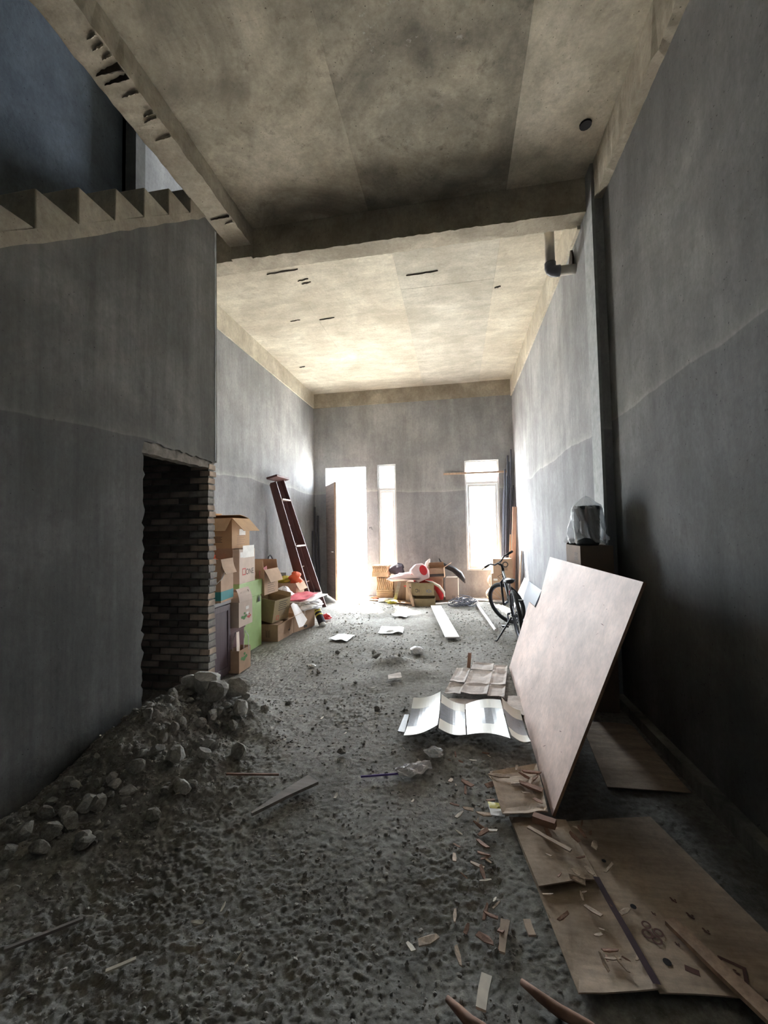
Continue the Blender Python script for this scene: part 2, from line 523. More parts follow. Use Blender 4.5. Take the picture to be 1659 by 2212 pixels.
M['foil_white'] = plain('glossy_white_print', (0.82, 0.80, 0.72), 0.42, 0, 0.03)
M['outdoor'] = plain('pale_outdoor_paving', (0.62, 0.60, 0.56), 0.9)
M['kerb'] = concrete('kerb_concrete', (0.2, 0.2, 0.18), (0.28, 0.28, 0.25), (0.36, 0.35, 0.32), 4)


def glass_mat(name, gloss, tint=(1, 1, 1), rough=0.02, diff=0.0, dcol=(0.8, 0.82, 0.85)):
    m, nt, p = nmat(name)
    nt.nodes.remove(p)
    out = nt.nodes['Material Output']
    t = nt.nodes.new('ShaderNodeBsdfTransparent')
    t.inputs[0].default_value = (*tint, 1)
    g = nt.nodes.new('ShaderNodeBsdfGlossy')
    g.inputs['Roughness'].default_value = rough
    mx = nt.nodes.new('ShaderNodeMixShader')
    mx.inputs[0].default_value = gloss
    nt.links.new(t.outputs[0], mx.inputs[1])
    nt.links.new(g.outputs[0], mx.inputs[2])
    last = mx.outputs[0]
    if diff:
        d = nt.nodes.new('ShaderNodeBsdfDiffuse')
        d.inputs[0].default_value = (*dcol, 1)
        tr = nt.nodes.new('ShaderNodeBsdfTranslucent')
        tr.inputs[0].default_value = (*dcol, 1)
        m2 = nt.nodes.new('ShaderNodeMixShader')
        m2.inputs[0].default_value = 0.4
        nt.links.new(d.outputs[0], m2.inputs[1])
        nt.links.new(tr.outputs[0], m2.inputs[2])
        m3 = nt.nodes.new('ShaderNodeMixShader')
        m3.inputs[0].default_value = diff
        nt.links.new(last, m3.inputs[1])
        nt.links.new(m2.outputs[0], m3.inputs[2])
        last = m3.outputs[0]
    nt.links.new(last, out.inputs[0])
    return m


M['glass'] = glass_mat('window_glass', 0.06)
M['film'] = glass_mat('clear_plastic_film', 0.14, (0.93, 0.95, 0.97), 0.18, 0.42, (0.9, 0.92, 0.94))

# ================================================================== SETTING
XL, XR, XRN, XS, YB, YC = -3.27, 1.25, 1.34, -2.3, 9.25, 4.72
structs = []


def struct(o):
    o['kind'] = 'structure'
    return o


# --- ground: a relief mesh whose cells grow with distance from the near end
def build_floor():
    ys = [-2.6]
    while ys[-1] < 0.75:
        ys.append(ys[-1] + 0.05)
    while ys[-1] < 9.3:
        ys.append(ys[-1] + max(0.0055, 0.0036 * ys[-1]))
    ys.append(9.42)
    xs = np.arange(-3.36, 1.41, 0.0065)
    X, Y = np.meshgrid(xs, np.array(ys))
    Z = ground_z(X, Y)
    ny, nx = X.shape
    co = np.stack([X, Y, Z], -1).reshape(-1, 3).astype(np.float32)
    idx = np.arange(nx * ny).reshape(ny, nx)
    q = np.stack([idx[:-1, :-1], idx[:-1, 1:], idx[1:, 1:], idx[1:, :-1]], -1).reshape(-1, 4)
    me = bpy.data.meshes.new('floor')
    me.vertices.add(len(co))
    me.vertices.foreach_set('co', co.ravel())
    me.loops.add(q.size)
    me.loops.foreach_set('vertex_index', q.ravel().astype(np.int32))
    me.polygons.add(len(q))
    me.polygons.foreach_set('loop_start', np.arange(0, q.size, 4, dtype=np.int32))
    me.update(calc_edges=True)
    me.polygons.foreach_set('use_smooth', np.ones(len(q), dtype=bool))
    me.materials.append(M['dirt'])
    o = bpy.data.objects.new('floor', me)
    COL.objects.link(o)
    struct(o)


build_floor()
struct(MB().box((-14, 9.42, -0.3), (14, 40, -0.02)).build('ground_outside', M['outdoor']))

# --- back wall (front of the house) with door and two windows
DOOR = (-2.99, -2.03, 0.0, 2.955)
W1 = (-1.755, -1.335, 0.68, 2.985)
W2 = (0.20, 0.93, 0.57, 2.985)


def wall_back():
    b = MB()
    y0, y1 = YB, YB + 0.14
    holes = [DOOR, W1, W2]
    xs = sorted({-3.5, 1.6} | {h[0] for h in holes} | {h[1] for h in holes})
    for a, c in zip(xs[:-1], xs[1:]):
        h = next((h for h in holes if h[0] <= a and h[1] >= c), None)
        if h is None:
            b.box((a, y0, -0.2), (c, y1, 5.2))
        else:
            if h[2] > 0:
                b.box((a, y0, -0.2), (c, y1, h[2]))
            b.box((a, y0, h[3]), (c, y1, 5.2))
    return struct(b.build('wall_back', M['plaster_pale']))


wall_back()


def slab_wall(name, x0, x1, y0, y1, z0, z1, mat):
    return struct(MB().box((x0, y0, z0), (x1, y1, z1)).build(name, mat))


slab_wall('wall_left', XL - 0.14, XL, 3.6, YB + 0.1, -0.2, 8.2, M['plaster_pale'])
slab_wall('wall_left_near', -3.45, -3.31, -2.6, 3.6, -0.2, 8.2, M['plaster_skylit'])
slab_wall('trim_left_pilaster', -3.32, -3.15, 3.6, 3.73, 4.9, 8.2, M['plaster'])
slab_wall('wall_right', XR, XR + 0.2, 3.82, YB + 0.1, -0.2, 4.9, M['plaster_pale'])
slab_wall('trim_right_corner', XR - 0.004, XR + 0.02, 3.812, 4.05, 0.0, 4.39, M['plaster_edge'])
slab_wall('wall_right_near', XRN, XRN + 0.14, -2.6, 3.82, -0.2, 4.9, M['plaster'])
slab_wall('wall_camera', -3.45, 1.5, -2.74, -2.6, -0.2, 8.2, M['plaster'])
slab_wall('baseboard_right', 1.275, XRN + 0.01, -2.6, 3.82, -0.05, 0.085, M['kerb'])


# --- ceilings: formwork panels with seams
def ceiling(name, x0, x1, y0, y1, xsplit, ysplit, mats, zj):
    mat = mats[0]
    root = struct(MB().box((x0 - 0.02, y0 - 0.02, YC + 0.012), (x1 + 0.02, y1, YC + 0.14)).build(name, mat))
    xs = [x0] + xsplit + [x1]
    ys = [y0] + ysplit + [y1]
    r = random.Random(zj)
    for k, (a, c) in enumerate(zip(xs[:-1], xs[1:])):
        for d, e in zip(ys[:-1], ys[1:]):
            dz = r.uniform(-0.002, 0.0015)
            g = 0.0007
            MB().box((a + g, d + g, YC + dz), (c - g, e - g, YC + 0.02)).build('panel', mats[k], root)
    return root


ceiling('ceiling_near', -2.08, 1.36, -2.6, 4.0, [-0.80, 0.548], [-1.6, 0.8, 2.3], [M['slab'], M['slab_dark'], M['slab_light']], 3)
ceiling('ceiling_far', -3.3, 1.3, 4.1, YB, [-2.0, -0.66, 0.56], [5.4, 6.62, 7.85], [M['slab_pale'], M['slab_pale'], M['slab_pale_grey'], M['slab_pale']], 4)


def ragged_beam(name, lo, hi, mat, axis, seed, amp=0.008, n=60, z_only=True):
    """a cast concrete beam whose lower edges are chipped and uneven"""
    b = MB()
    r = random.Random(seed)
    x0, y0, z0 = lo
    x1, y1, z1 = hi
    ring = []
    for i in range(n + 1):
        t = i / n
        j = [r.uniform(-amp, amp) for _ in range(4)]
        if axis == 1:
            y = y0 + (y1 - y0) * t
            ring.append([(x0 + j[0], y, z0 + abs(j[1])), (x1 + j[2], y, z0 + abs(j[3])), (x1, y, z1), (x0, y, z1)])
        else:
            x = x0 + (x1 - x0) * t
            ring.append([(x, y0 + j[0], z0 + abs(j[1])), (x, y1 + j[2], z0 + abs(j[3])), (x, y1, z1), (x, y0, z1)])
    vs_ = [p for q in ring for p in q]
    fs_ = [(0, 1, 2, 3), tuple(4 * n + k for k in (3, 2, 1, 0))]
    for i in range(n):
        for k in range(4):
            fs_.append((4 * i + k, 4 * i + (k + 1) % 4, 4 * i + 4 + (k + 1) % 4, 4 * i + 4 + k))
    b.add(vs_, fs_)
    return struct(b.build(name, mat))


cross = ragged_beam('trim_cross_beam', (-3.28, 3.97, 4.395), (1.27, 4.18, YC + 0.1), M['beam'], 0, 1, 0.006, 90)
ragged_beam('trim_stair_beam', (-2.30, -2.6, 4.52), (-2.06, 3.975, YC + 0.14), M['beam'], 1, 2, 0.007, 110)
ragged_beam('trim_right_near_beam', (1.272, -2.6, 4.385), (1.36, 3.9, YC + 0.05), M['beam'], 1, 3, 0.012, 110)
ragged_beam('trim_right_far_beam', (1.222, 4.15, 4.36), (1.27, YB, YC + 0.02), M['slab_pale'], 1, 4, 0.003, 50)
ragged_beam('trim_left_far_beam', (-3.29, 4.15, 4.385), (-3.245, YB, YC + 0.02), M['slab_pale'], 1, 5, 0.003, 50)
ragged_beam('trim_back_beam', (-3.27, YB - 0.03, 4.385), (1.25, YB + 0.02, YC + 0.02), M['beam'], 0, 6, 0.003, 40)
struct(MB().box((-2.285, 3.935, 4.395), (-2.055, 3.975, 4.53)).build('trim_beam_seat', M['beam']))


# broken formwork dents and loose flakes on the underside of the stair beam
def dents():
    spots = [(2.045, .022, .08, 0), (2.10, .018, .10, 0), (2.155, .015, .08, 0), (2.225, .055, .20, 1), (2.285, .036, .19, 1), (2.38, .020, .14, 0), (2.525, .022, .09, 0), (2.56, .02, .12, 0), (2.705, .014, .14, 0), (3.52, .016, .20, 1), (3.60, .05, .10, 0)]
    r = random.Random(2)
    for y, w, l, dark in spots:
        x1 = -2.066
        n = 9
        edge = [w * (1 - i / n) ** .6 * r.uniform(.7, 1.15) + .002 for i in range(n + 1)]
        b = MB()
        vs_, fs_ = [], []
        for i in range(n + 1):
            t = i / n
            yy = y + 0.015 * t + r.uniform(-.003, .003)
            dep = .016 * (1 - t * .7)
            vs_ += [(x1 - l * t, yy - edge[i] / 2, 4.524), (x1 - l * t, yy + edge[i] / 2, 4.524), (x1 - l * t, yy + edge[i] * (.1 if dark else -.25), 4.522 - dep)]
        for i in range(n):
            k = 3 * i
            fs_ += [(k, k + 3, k + 5, k + 2), (k + 1, k + 2, k + 5, k + 4), (k, k + 1, k + 4, k + 3)]
        fs_ += [(0, 2, 1), (3 * n, 3 * n + 1, 3 * n + 2)]
        b.add(vs_, fs_)
        b.build('formwork_splinter' if dark else 'concrete_ridge', M['old_timber_or_hole'] if dark else M['beam'], bpy.data.objects['trim_stair_beam'])


dents()

# upper storey seen through the stairwell
struct(MB().box((-2.06, -2.6, YC + 0.14), (1.5, 4.0, YC + 0.26)).build('floor_upper_near', M['slab']))
struct(MB().box((-3.4, 4.0, YC + 0.13), (1.5, YB + 0.1, YC + 0.26)).build('floor_upper_far', M['slab']))
slab_wall('wall_upper_right', 1.36, 1.5, -2.6, YB + 0.1, 4.9, 8.2, M['plaster'])
struct(MB().box((-3.45, -2.7, 8.2), (1.5, 9.45, 8.35)).build('roof_slab', M['slab']))
b = MB()
for lo, hi in (((-3.45, YB, 5.2), (-2.1, YB + .14, 8.2)), ((-0.5, YB, 5.2), (1.5, YB + .14, 8.2)), ((-2.1, YB, 7.4), (-0.5, YB + .14, 8.2)), ((-2.1, YB, 5.2), (-0.5, YB + .14, 5.5)), ((-3.45, YB, 4.9), (1.5, YB + .14, 5.2))):
    b.box(lo, hi)
struct(b.build('wall_upper_back', M['plaster']))


# --- stair flight: waist slab with single steps on it
def stairs():
    r = random.Random(5)
    x0, x1 = -3.31, XS + 0.012
    rise, run = 0.231, 0.274
    y_a, z_a = 1.881, 3.459                    # a nosing
    b = MB()
    lowz = lambda y: 2.993 + 0.859 * (y - 1.716)
    upz = lambda y: z_a - rise + 0.843 * (y - y_a) - 0.005
    ysamp = [-1.75 + i * 0.09 for i in range(63)]
    ysamp = [y for y in ysamp if y < 3.86]
    low = [(y, lowz(y) + r.uniform(-0.012, 0.008)) for y in ysamp]
    up = [(y, upz(y)) for y in reversed(ysamp)]
    b.prism(low + up, x0, x1, lambda u, v, t: (t, u, v))
    root = struct(b.build('stairs', M['beam']))
    for k in range(-13, 6):
        y, z = y_a + run * k, z_a + rise * k
        if z < 0.3 or y > 3.6:
            continue
        s = MB()
        n = 6
        e = [r.uniform(-0.008, 0.006) for _ in range(4)]
        prof = [(y + e[0], z - rise - 0.02), (y + e[1], z + e[2]), (y + run + 0.004, z + e[3] * 0.5)]
        s.prism(prof, x0 + 0.01, x1 - 0.001, lambda u, v, t: (t, u, v))
        s.build('step', M['beam'], root, bevel=0.008)
    return root


stairs()


# --- plastered wall under the stairs, with a raw doorway
def stair_wall():
    r = random.Random(8)
    lowz = lambda y: 2.993 + 0.859 * (y - 1.716) + 0.012
    pts = [(-1.6, -0.2), (2.722, -0.2)]
    z = 0.0
    while z < 2.17:                             # broken left jamb
        pts.append((2.722 + r.uniform(-0.012, 0.012) + (0.008 if int(z / 0.065) % 2 else -0.004), z))
        z += 0.033
    y = 2.73
    while y < 3.6:                              # broken plaster edge above the lintel
        pts.append((y, 2.205 - 0.02 * (y - 2.73) + r.uniform(-0.012, 0.012)))
        y += 0.045
    pts += [(3.62, 2.17), (3.69, 2.185), (3.69, 4.53), (lowz_inv(4.53), 4.53)]
    yy = 3.35
    while yy > -1.6:
        pts.append((yy, lowz(yy)))
        yy -= 0.2
    pts.append((-1.6, 0.15))
    b = MB()
    b.prism(pts, XS - 0.12, XS, lambda u, v, t: (t, u, v))
    o = struct(b.build('wall_stair', M['plaster_wet']))
    # trowelled corner strip
    c = MB()
    zz = [2.2 + 0.1 * i for i in range(24)]
    L_ = [(3.655 + r.uniform(-.004, .004), z_) for z_ in zz]
    Rr = [(3.672 + r.uniform(-.004, .004), z_) for z_ in reversed(zz)]
    c.prism(L_ + Rr, XS - 0.004, XS + 0.003, lambda u, v, t: (t, u, v))
    c.build('corner_strip', M['plaster_edge'], o)
    li = MB()
    n = 26
    low, up = [], []
    for i in range(n + 1):
        y_ = 2.70 + (3.66 - 2.70) * i / n
        low.append((y_, 2.118 + r.uniform(-0.006, 0.004)))
        up.append((y_, 2.23))
    li.prism(low + up[::-1], XS - 0.115, XS - 0.018, lambda u, v, t: (t, u, v))
    li.build('lintel', M['lintel'], o)
    return o


def lowz_inv(z):
    return 1.716 + (z - 0.012 - 2.993) / 0.859


stair_wall()


# --- raw brick wall that closes the space under the stairs; every brick is a part
def brick_wall():
    r = random.Random(21)
    root = struct(MB().box((-3.3, 3.588, -0.1), (XS - 0.028, 3.675, 4.3)).build('wall_closet', M['mortar']))
    meshes = []
    for k in range(6):
        b = MB()
        w, d, h = 0.196, 0.108, 0.05
        pts = []
        for ix in (0, 1):
            for iy in (0, 1):
                for iz in (0, 1):
                    pts.append((ix * w - w / 2 + r.uniform(-.004, .004), iy * d - d / 2 + r.uniform(-.003, .003), iz * h - h / 2 + r.uniform(-.0035, .0035)))
        b.add(pts, [(0, 1, 3, 2), (4, 6, 7, 5), (0, 4, 5, 1), (2, 3, 7, 6), (0, 2, 6, 4), (1, 5, 7, 3)])
        meshes.append(b.mesh('brick', M[('brick_in', 'brick_in', 'brick_dark', 'brick_light', 'brick_in', 'brick_dark')[k]]))
    ends = []
    for k in range(6):
        me = meshes[k].copy()
        me.materials.clear()
        me.materials.append(M[('brick_end', 'brick_grey')[k % 2]])
        ends.append(me)
    z = 0.03
    row = 0
    while z < 2.2:
        x = XS - 0.002 - r.uniform(0, 0.026)
        first = True
        half = row % 2
        while x > -3.28:
            w = 0.196 * (0.52 if (first and half) else 1)
            o = bpy.data.objects.new('brick', (ends if first else meshes)[r.randrange(6)])
            COL.objects.link(o)
            o.parent = root
            o.location = (x - w / 2, 3.575 + 0.057 + r.uniform(-0.006, 0.004), z + 0.028)
            o.scale = (w / 0.196, 1, 1)
            o.rotation_euler = (0, r.uniform(-0.015, 0.015), r.uniform(-0.02, 0.02))
            x -= w + 0.011
            first = False
        z += 0.0648
        row += 1


brick_wall()


# --- door leaf and windows
def door():
    L_ = 0.875
    d = struct(thing('door_1', None, None, (-2.985, YB + 0.03, 0.02), (0, 0, math.atan2(-0.76, 0.43))))
    r = random.Random(3)
    z = 0.0
    hs = [0.28] * 9
    for h in hs:
        MB().box((0.012, -0.018, z + 0.003), (L_, 0.018 + r.uniform(-.003, .003), z + h - 0.003)).build('plank', M['door_wood'], d, bevel=0.003)
        z += h
    MB().box((0.012, -0.013, 0), (L_ - 0.004, 0.012, z)).build('door_core', M['door_wood'], d)
    MB().box((L_, -0.022, 0), (L_ + 0.05, 0.022, z)).build('edge_stile', M['timber'], d, bevel=0.003)
    MB().tube([(L_ - 0.06, -0.03, 1.03), (L_ - 0.06, -0.075, 1.03), (L_ - 0.17, -0.075, 1.03)], 0.009).build('handle', M['steel'], d)
    for hz in (0.3, 1.55, 2.3):
        MB().lathe([(0.009, 0), (0.009, 0.1)], (0.0, 0, hz), 10).build('hinge', M['steel'], d)
    # frame in the opening
    f = MB()
    return d


door()


def window(name, w, split, handle_left=True):
    x0, x1, z0, z1 = w
    root = struct(thing(name, None, None, (0, 0, 0)))
    y0, y1 = YB + 0.03, YB + 0.11
    t = 0.04
    f = MB()
    f.box((x0, y0, z0), (x0 + t, y1, z1)).box((x1 - t, y0, z0), (x1, y1, z1)).box((x0 + t, y0, z0), (x1 - t, y1, z0 + t)).box((x0 + t, y0, z1 - t), (x1 - t, y1, z1)).box((x0 + t, y0, split - 0.03), (x1 - t, y1, split + 0.03))
    f.build('window_frame', M['alu'], root, bevel=0.003)
    s = MB()
    a, c, d, e = x0 + t + .004, x1 - t - .004, z0 + t + .004, split - 0.034
    q = 0.05
    ya, yb = y0 - 0.012, y1 - 0.03
    s.box((a, ya, d), (a + q, yb, e)).box((c - q, ya, d), (c, yb, e)).box((a + q, ya, d), (c - q, yb, d + q)).box((a + q, ya, e - q), (c - q, yb, e))
    sash = s.build('sash', M['alu'], root, bevel=0.003)
    MB().box((a + q - .004, y0 + 0.02, d + q - .004), (c - q + .004, y0 + 0.026, e - q + .004)).build('pane', M['glass'], sash)
    MB().box((x0 + t - .004, y0 + 0.035, split + 0.026), (x1 - t + .004, y0 + 0.041, z1 - t + .004)).build('pane', M['glass'], root)
    hz = z0 + 0.85
    hx = a + q * 0.5
    MB().box((hx - .012, ya - 0.01, hz - 0.03), (hx + .012, ya, hz + 0.03)).tube([(hx, ya - .006, hz), (hx, ya - .035, hz), (hx, ya - .04, hz + 0.11)], 0.008).build('handle', M['alu'], sash)


window('window_1', W1, 2.42)
window('window_2', W2, 2.49)


# ================================================================== OBJECTS
def carton(name, label, loc, size, rot=(0, 0, 0), mat='card', flaps=None, closed=False, tape=True, group=None, prints=(), bands=(), t=0.006, flap_len=None, cat='box'):
    """cardboard box: body, hinged flaps, tape, printing; flaps = {side: angle}, 90 stands up, 180 lies outwards"""
    w, d, h = size
    m = M[mat]
    root = thing(name, label, cat, loc, rot, group)
    b = MB()
    b.box((-w / 2, -d / 2, 0), (w / 2, d / 2, t))
    b.box((-w / 2, -d / 2, t), (-w / 2 + t, d / 2, h)).box((w / 2 - t, -d / 2, t), (w / 2, d / 2, h))
    b.box((-w / 2 + t, -d / 2, t), (w / 2 - t, -d / 2 + t, h)).box((-w / 2 + t, d / 2 - t, t), (w / 2 - t, d / 2, h))
    body = b.build('body', m, root)
    if closed:
        flaps = {'F': 1.5, 'B': 1.5}
    for side, spec in (flaps or {}).items():
        ang, fl = spec if isinstance(spec, tuple) else (spec, None)
        a = R(ang)
        ln = fl or (d / 2 if side in 'FB' else min(w / 2, d / 2))
        f = MB()
        g = 0.004
        ext = (w if side in 'FB' else d) / 2 - g
        n = 5
        r_ = random.Random(int(abs(loc[0]) * 997 + abs(loc[1]) * 131) + ord(side))
        wob = r_.uniform(-0.012, 0.012)
        # built flat along +u from the hinge, then turned
        vs_, fs_ = [], []
        for i in range(n + 1):
            u = ln * i / n
            taper = ext - (0.012 * i / n)
            off = wob * math.sin(math.pi * i / n)
            for v in (-taper, taper):
                for tt in (0, t * 0.8):
                    vs_.append((u, v, off - tt))
        for i in range(n):
            k = 4 * i
            fs_ += [(k, k + 4, k + 6, k + 2), (k + 1, k + 3, k + 7, k + 5), (k, k + 1, k + 5, k + 4), (k + 2, k + 6, k + 7, k + 3)]
        fs_ += [(0, 2, 3, 1), (4 * n, 4 * n + 1, 4 * n + 3, 4 * n + 2)]
        base = {'R': 0, 'B': math.pi / 2, 'L': math.pi, 'F': -math.pi / 2}[side]
        org = {'R': (w / 2, 0, h), 'L': (-w / 2, 0, h), 'F': (0, -d / 2, h), 'B': (0, d / 2, h)}[side]
        # outward direction is +u; angle 180 = outwards, 90 = up, 0 = inwards
        mt = Matrix.Translation(org) @ Matrix.Rotation(base, 4, 'Z') @ Matrix.Rotation(-(math.pi - a), 4, 'Y')
        f.add(vs_, fs_, mt)
        f.build('flap', m, root)
    if closed and tape:
        tp = MB()
        tp.box((-w / 2 - .001, -0.022, h + .003), (w / 2 + .001, 0.022, h + .0045))
        tp.box((w / 2, -0.022, h - 0.07), (w / 2 + .0015, 0.022, h + .003))
        tp.build('tape', M['card_pale'], root)
    for side, z0, z1, mm in bands:
        q = MB()
        e = 0.0012
        if side in 'RL':
            sx = 1 if side == 'R' else -1
            xa, xb = sorted((sx * w / 2, sx * (w / 2 + e)))
            q.box((xa, -d / 2, z0), (xb, d / 2, z1))
        else:
            sy = -1 if side == 'F' else 1
            ya, yb = sorted((sy * d / 2, sy * (d / 2 + e)))
            q.box((-w / 2, ya, z0), (w / 2, yb, z1))
        q.build('printed_band', M[mm], body)
    for p in prints:
        side, kind, u, v, s, mm = p[:6]
        turn = p[6] if len(p) > 6 else 0
        nrm = {'R': (1, 0, 0), 'L': (-1, 0, 0), 'F': (0, -1, 0), 'B': (0, 1, 0), 'T': (0, 0, 1)}[side]
        ud = {'R': (0, 1, 0), 'L': (0, -1, 0), 'F': (1, 0, 0), 'B': (-1, 0, 0), 'T': (1, 0, 0)}[side]
        N_, U_ = Vector(nrm), Vector(ud)
        V_ = N_.cross(U_)
        o3 = {'R': Vector((w / 2, 0, 0)), 'L': Vector((-w / 2, 0, 0)), 'F': Vector((0, -d / 2, 0)), 'B': Vector((0, d / 2, 0)), 'T': Vector((0, 0, h))}[side]
        mtx = Matrix.Identity(4)
        for i in range(3):
            mtx[i][0], mtx[i][1], mtx[i][2] = U_[i], V_[i], N_[i]
            mtx[i][3] = (o3 + U_ * u + V_ * v + N_ * 0.0015)[i]
        mtx = mtx @ Matrix.Rotation(R(turn), 4, 'Z')
        mark(kind, s, M[mm], body, mtx)
    return root


def mark(kind, s, mat, parent, mtx):
    """flat print or dark hole disc: text, or a simple sign drawn with outlines"""
    if kind.startswith('#'):
        b = MB()
        fl = lambda u, v, t: (u, v, t)
        k = kind[1:]
        if k == 'frame':
            e = s * 0.14
            for lo, hi in (((-s / 2, -s / 2), (s / 2, -s / 2 + e)), ((-s / 2, s / 2 - e), (s / 2, s / 2)), ((-s / 2, -s / 2 + e), (-s / 2 + e, s / 2 - e)), ((s / 2 - e, -s / 2 + e), (s / 2, s / 2 - e))):
                b.box((*lo, 0), (*hi, 0.0006))
        elif k == 'ring':
            n = 18
            o_ = [(s / 2 * math.cos(2 * math.pi * i / n), s / 2 * math.sin(2 * math.pi * i / n)) for i in range(n)]
            for i in range(n):
                j = (i + 1) % n
                b.prism([o_[i], o_[j], (o_[j][0] * .62, o_[j][1] * .62), (o_[i][0] * .62, o_[i][1] * .62)], 0, 0.0006, fl)
        elif k == 'disc':
            n = 16
            b.prism([(s / 2 * math.cos(2 * math.pi * i / n), s / 2 * math.sin(2 * math.pi * i / n)) for i in range(n)], 0, 0.0006, fl)
        elif k == 'lines':
            for i in range(5):
                b.box((-s / 2, -i * s * 0.13, 0), (s / 2 * (0.9 - 0.25 * (i % 2)), -i * s * 0.13 + s * 0.045, 0.0006))
        elif k == 'leafy':
            for (cx, cy_, q) in ((0, 0, 1), (-.42, .1, .7), (.4, .14, .75), (.1, .45, .6)):
                n = 12
                b.prism([(cx * s + s * .3 * q * math.cos(2 * math.pi * i / n), cy_ * s + s * .22 * q * math.sin(2 * math.pi * i / n)) for i in range(n)], 0, 0.0006, fl)
        elif k == 'block':
            b.box((-s / 2, -s / 4, 0), (s / 2, s / 4, 0.0006))
        elif k == 'umbrella':
            n = 10
            b.prism([(s / 2 * math.cos(math.pi * i / n), s / 2 * math.sin(math.pi * i / n)) for i in range(n + 1)], 0, 0.0006, fl)
            b.box((-s * .04, -s * .45, 0), (s * .04, 0, 0.0006))
        o = b.build('print_or_hole_mark', mat, parent)
    else:
        cu = bpy.data.curves.new('printed_lettering', 'FONT')
        cu.body = kind
        cu.size = s
        cu.align_x = 'CENTER'
        cu.align_y = 'CENTER'
        cu.materials.append(mat)
        o = bpy.data.objects.new('printed_lettering', cu)
        COL.objects.link(o)
        dg = bpy.context.evaluated_depsgraph_get()
        me = bpy.data.meshes.new_from_object(o.evaluated_get(dg))
        bpy.data.objects.remove(o)
        o = bpy.data.objects.new('printed_lettering', me)
        COL.objects.link(o)
        o.parent = parent
    o.matrix_local = mtx
    return o


def lump(seed, sub=2, amp=0.35, flat=0.75):
    """an irregular lump about one unit across"""
    bm = bmesh.new()
    bmesh.ops.create_icosphere(bm, subdivisions=sub, radius=0.5)
    r = random.Random(seed)
    planes = [(Vector((r.uniform(-1, 1), r.uniform(-1, 1), r.uniform(-1, 1))).normalized(), r.uniform(0.24, 0.42)) for _ in range(9)]
    sc = (r.uniform(.75, 1.15), r.uniform(.6, 1.0), flat * r.uniform(.7, 1.1))
    for v in bm.verts:
        for n, d in planes:
            e = v.co.dot(n) - d
            if e > 0:
                v.co -= n * e * 0.9
        v.co += Vector((r.uniform(-1, 1), r.uniform(-1, 1), r.uniform(-1, 1))) * amp * 0.06
        v.co = Vector((v.co.x * sc[0], v.co.y * sc[1], v.co.z * sc[2]))
    me = bpy.data.meshes.new('lump')
    bm.to_mesh(me)
    bm.free()
    return me


def crumple(name, c, rad, mat, seed, amp=0.3, parent=None, nu=28, nv=16, flatbase=True, pw=1.0, soft=False):
    """a soft closed bag shape with folds"""
    r = random.Random(seed)
    ph = [(r.uniform(1, 4), r.uniform(0, 6.28), r.uniform(2, 7)) for _ in range(5)]
    b = MB()
    vs_, fs_ = [], []
    for j in range(nv + 1):
        th = math.pi * j / nv
        for i in range(nu):
            a = 2 * math.pi * i / nu
            k = 1 + amp * sum(math.sin(p * a * (1 if int(p) else 1) // 1 + q + th * w) for p, q, w in [(int(p), q, w) for p, q, w in ph]) / 5 + amp * (0.06 if soft else 0.25) * r.uniform(-1, 1)
            st = math.sin(th) ** pw
            x, y, z = rad[0] * st * math.cos(a) * k, rad[1] * st * math.sin(a) * k, rad[2] * math.cos(th) * (1 + 0.3 * (k - 1))
            if flatbase and z < -0.55 * rad[2]:
                z = -0.55 * rad[2]
            vs_.append((c[0] + x, c[1] + y, c[2] + z))
    for j in range(nv):
        for i in range(nu):
            fs_.append((j * nu + i, j * nu + (i + 1) % nu, (j + 1) * nu + (i + 1) % nu, (j + 1) * nu + i))
    b.add(vs_, fs_)
    return b.build(name, mat, parent, soft)


def quad_sheet(c00, c10, c11, c01, nu, nv, wave, t=0.004):
    """warped sheet between four corners (xyz); wave(u, v) lifts it"""
    P = [Vector(c) for c in (c00, c10, c11, c01)]
    def fn(u, v):
        p = (P[0] * (1 - u) + P[1] * u) * (1 - v) + (P[3] * (1 - u) + P[2] * u) * v
        return p + Vector((0, 0, wave(u, v)))
    return MB().sheet(fn, nu, nv, t)


# ---------------------------------------------------------------- left pile
G_BOX = 'cartons piled along the left wall'
# cupboard
cup = thing('cupboard', 'low purple-brown cupboard with grey top beside the brick edge', 'cupboard', (-2.70, 3.965, 0.0))
MB().box((-0.30, -0.17, 0.0), (0.262, 0.17, 0.745)).build('body', M['purple_wood'], cup)
MB().box((-0.31, -0.18, 0.745), (0.285, 0.175, 0.785)).build('top', M['cab_top'], cup, bevel=0.004)
dr = MB().box((0.262, -0.163, 0.03), (0.277, 0.155, 0.735)).build('door', M['purple_wood'], cup, bevel=0.003)
fm = MB()
for lo, hi in (((-.163, .03), (-.12, .735)), ((.112, .03), (.155, .735)), ((-.12, .03), (.112, .09)), ((-.12, .675), (.112, .735))):
    fm.box((0.277, lo[0], lo[1]), (0.286, hi[0], hi[1]))
fm.build('door_frame', M['purple_wood'], dr, bevel=0.002)

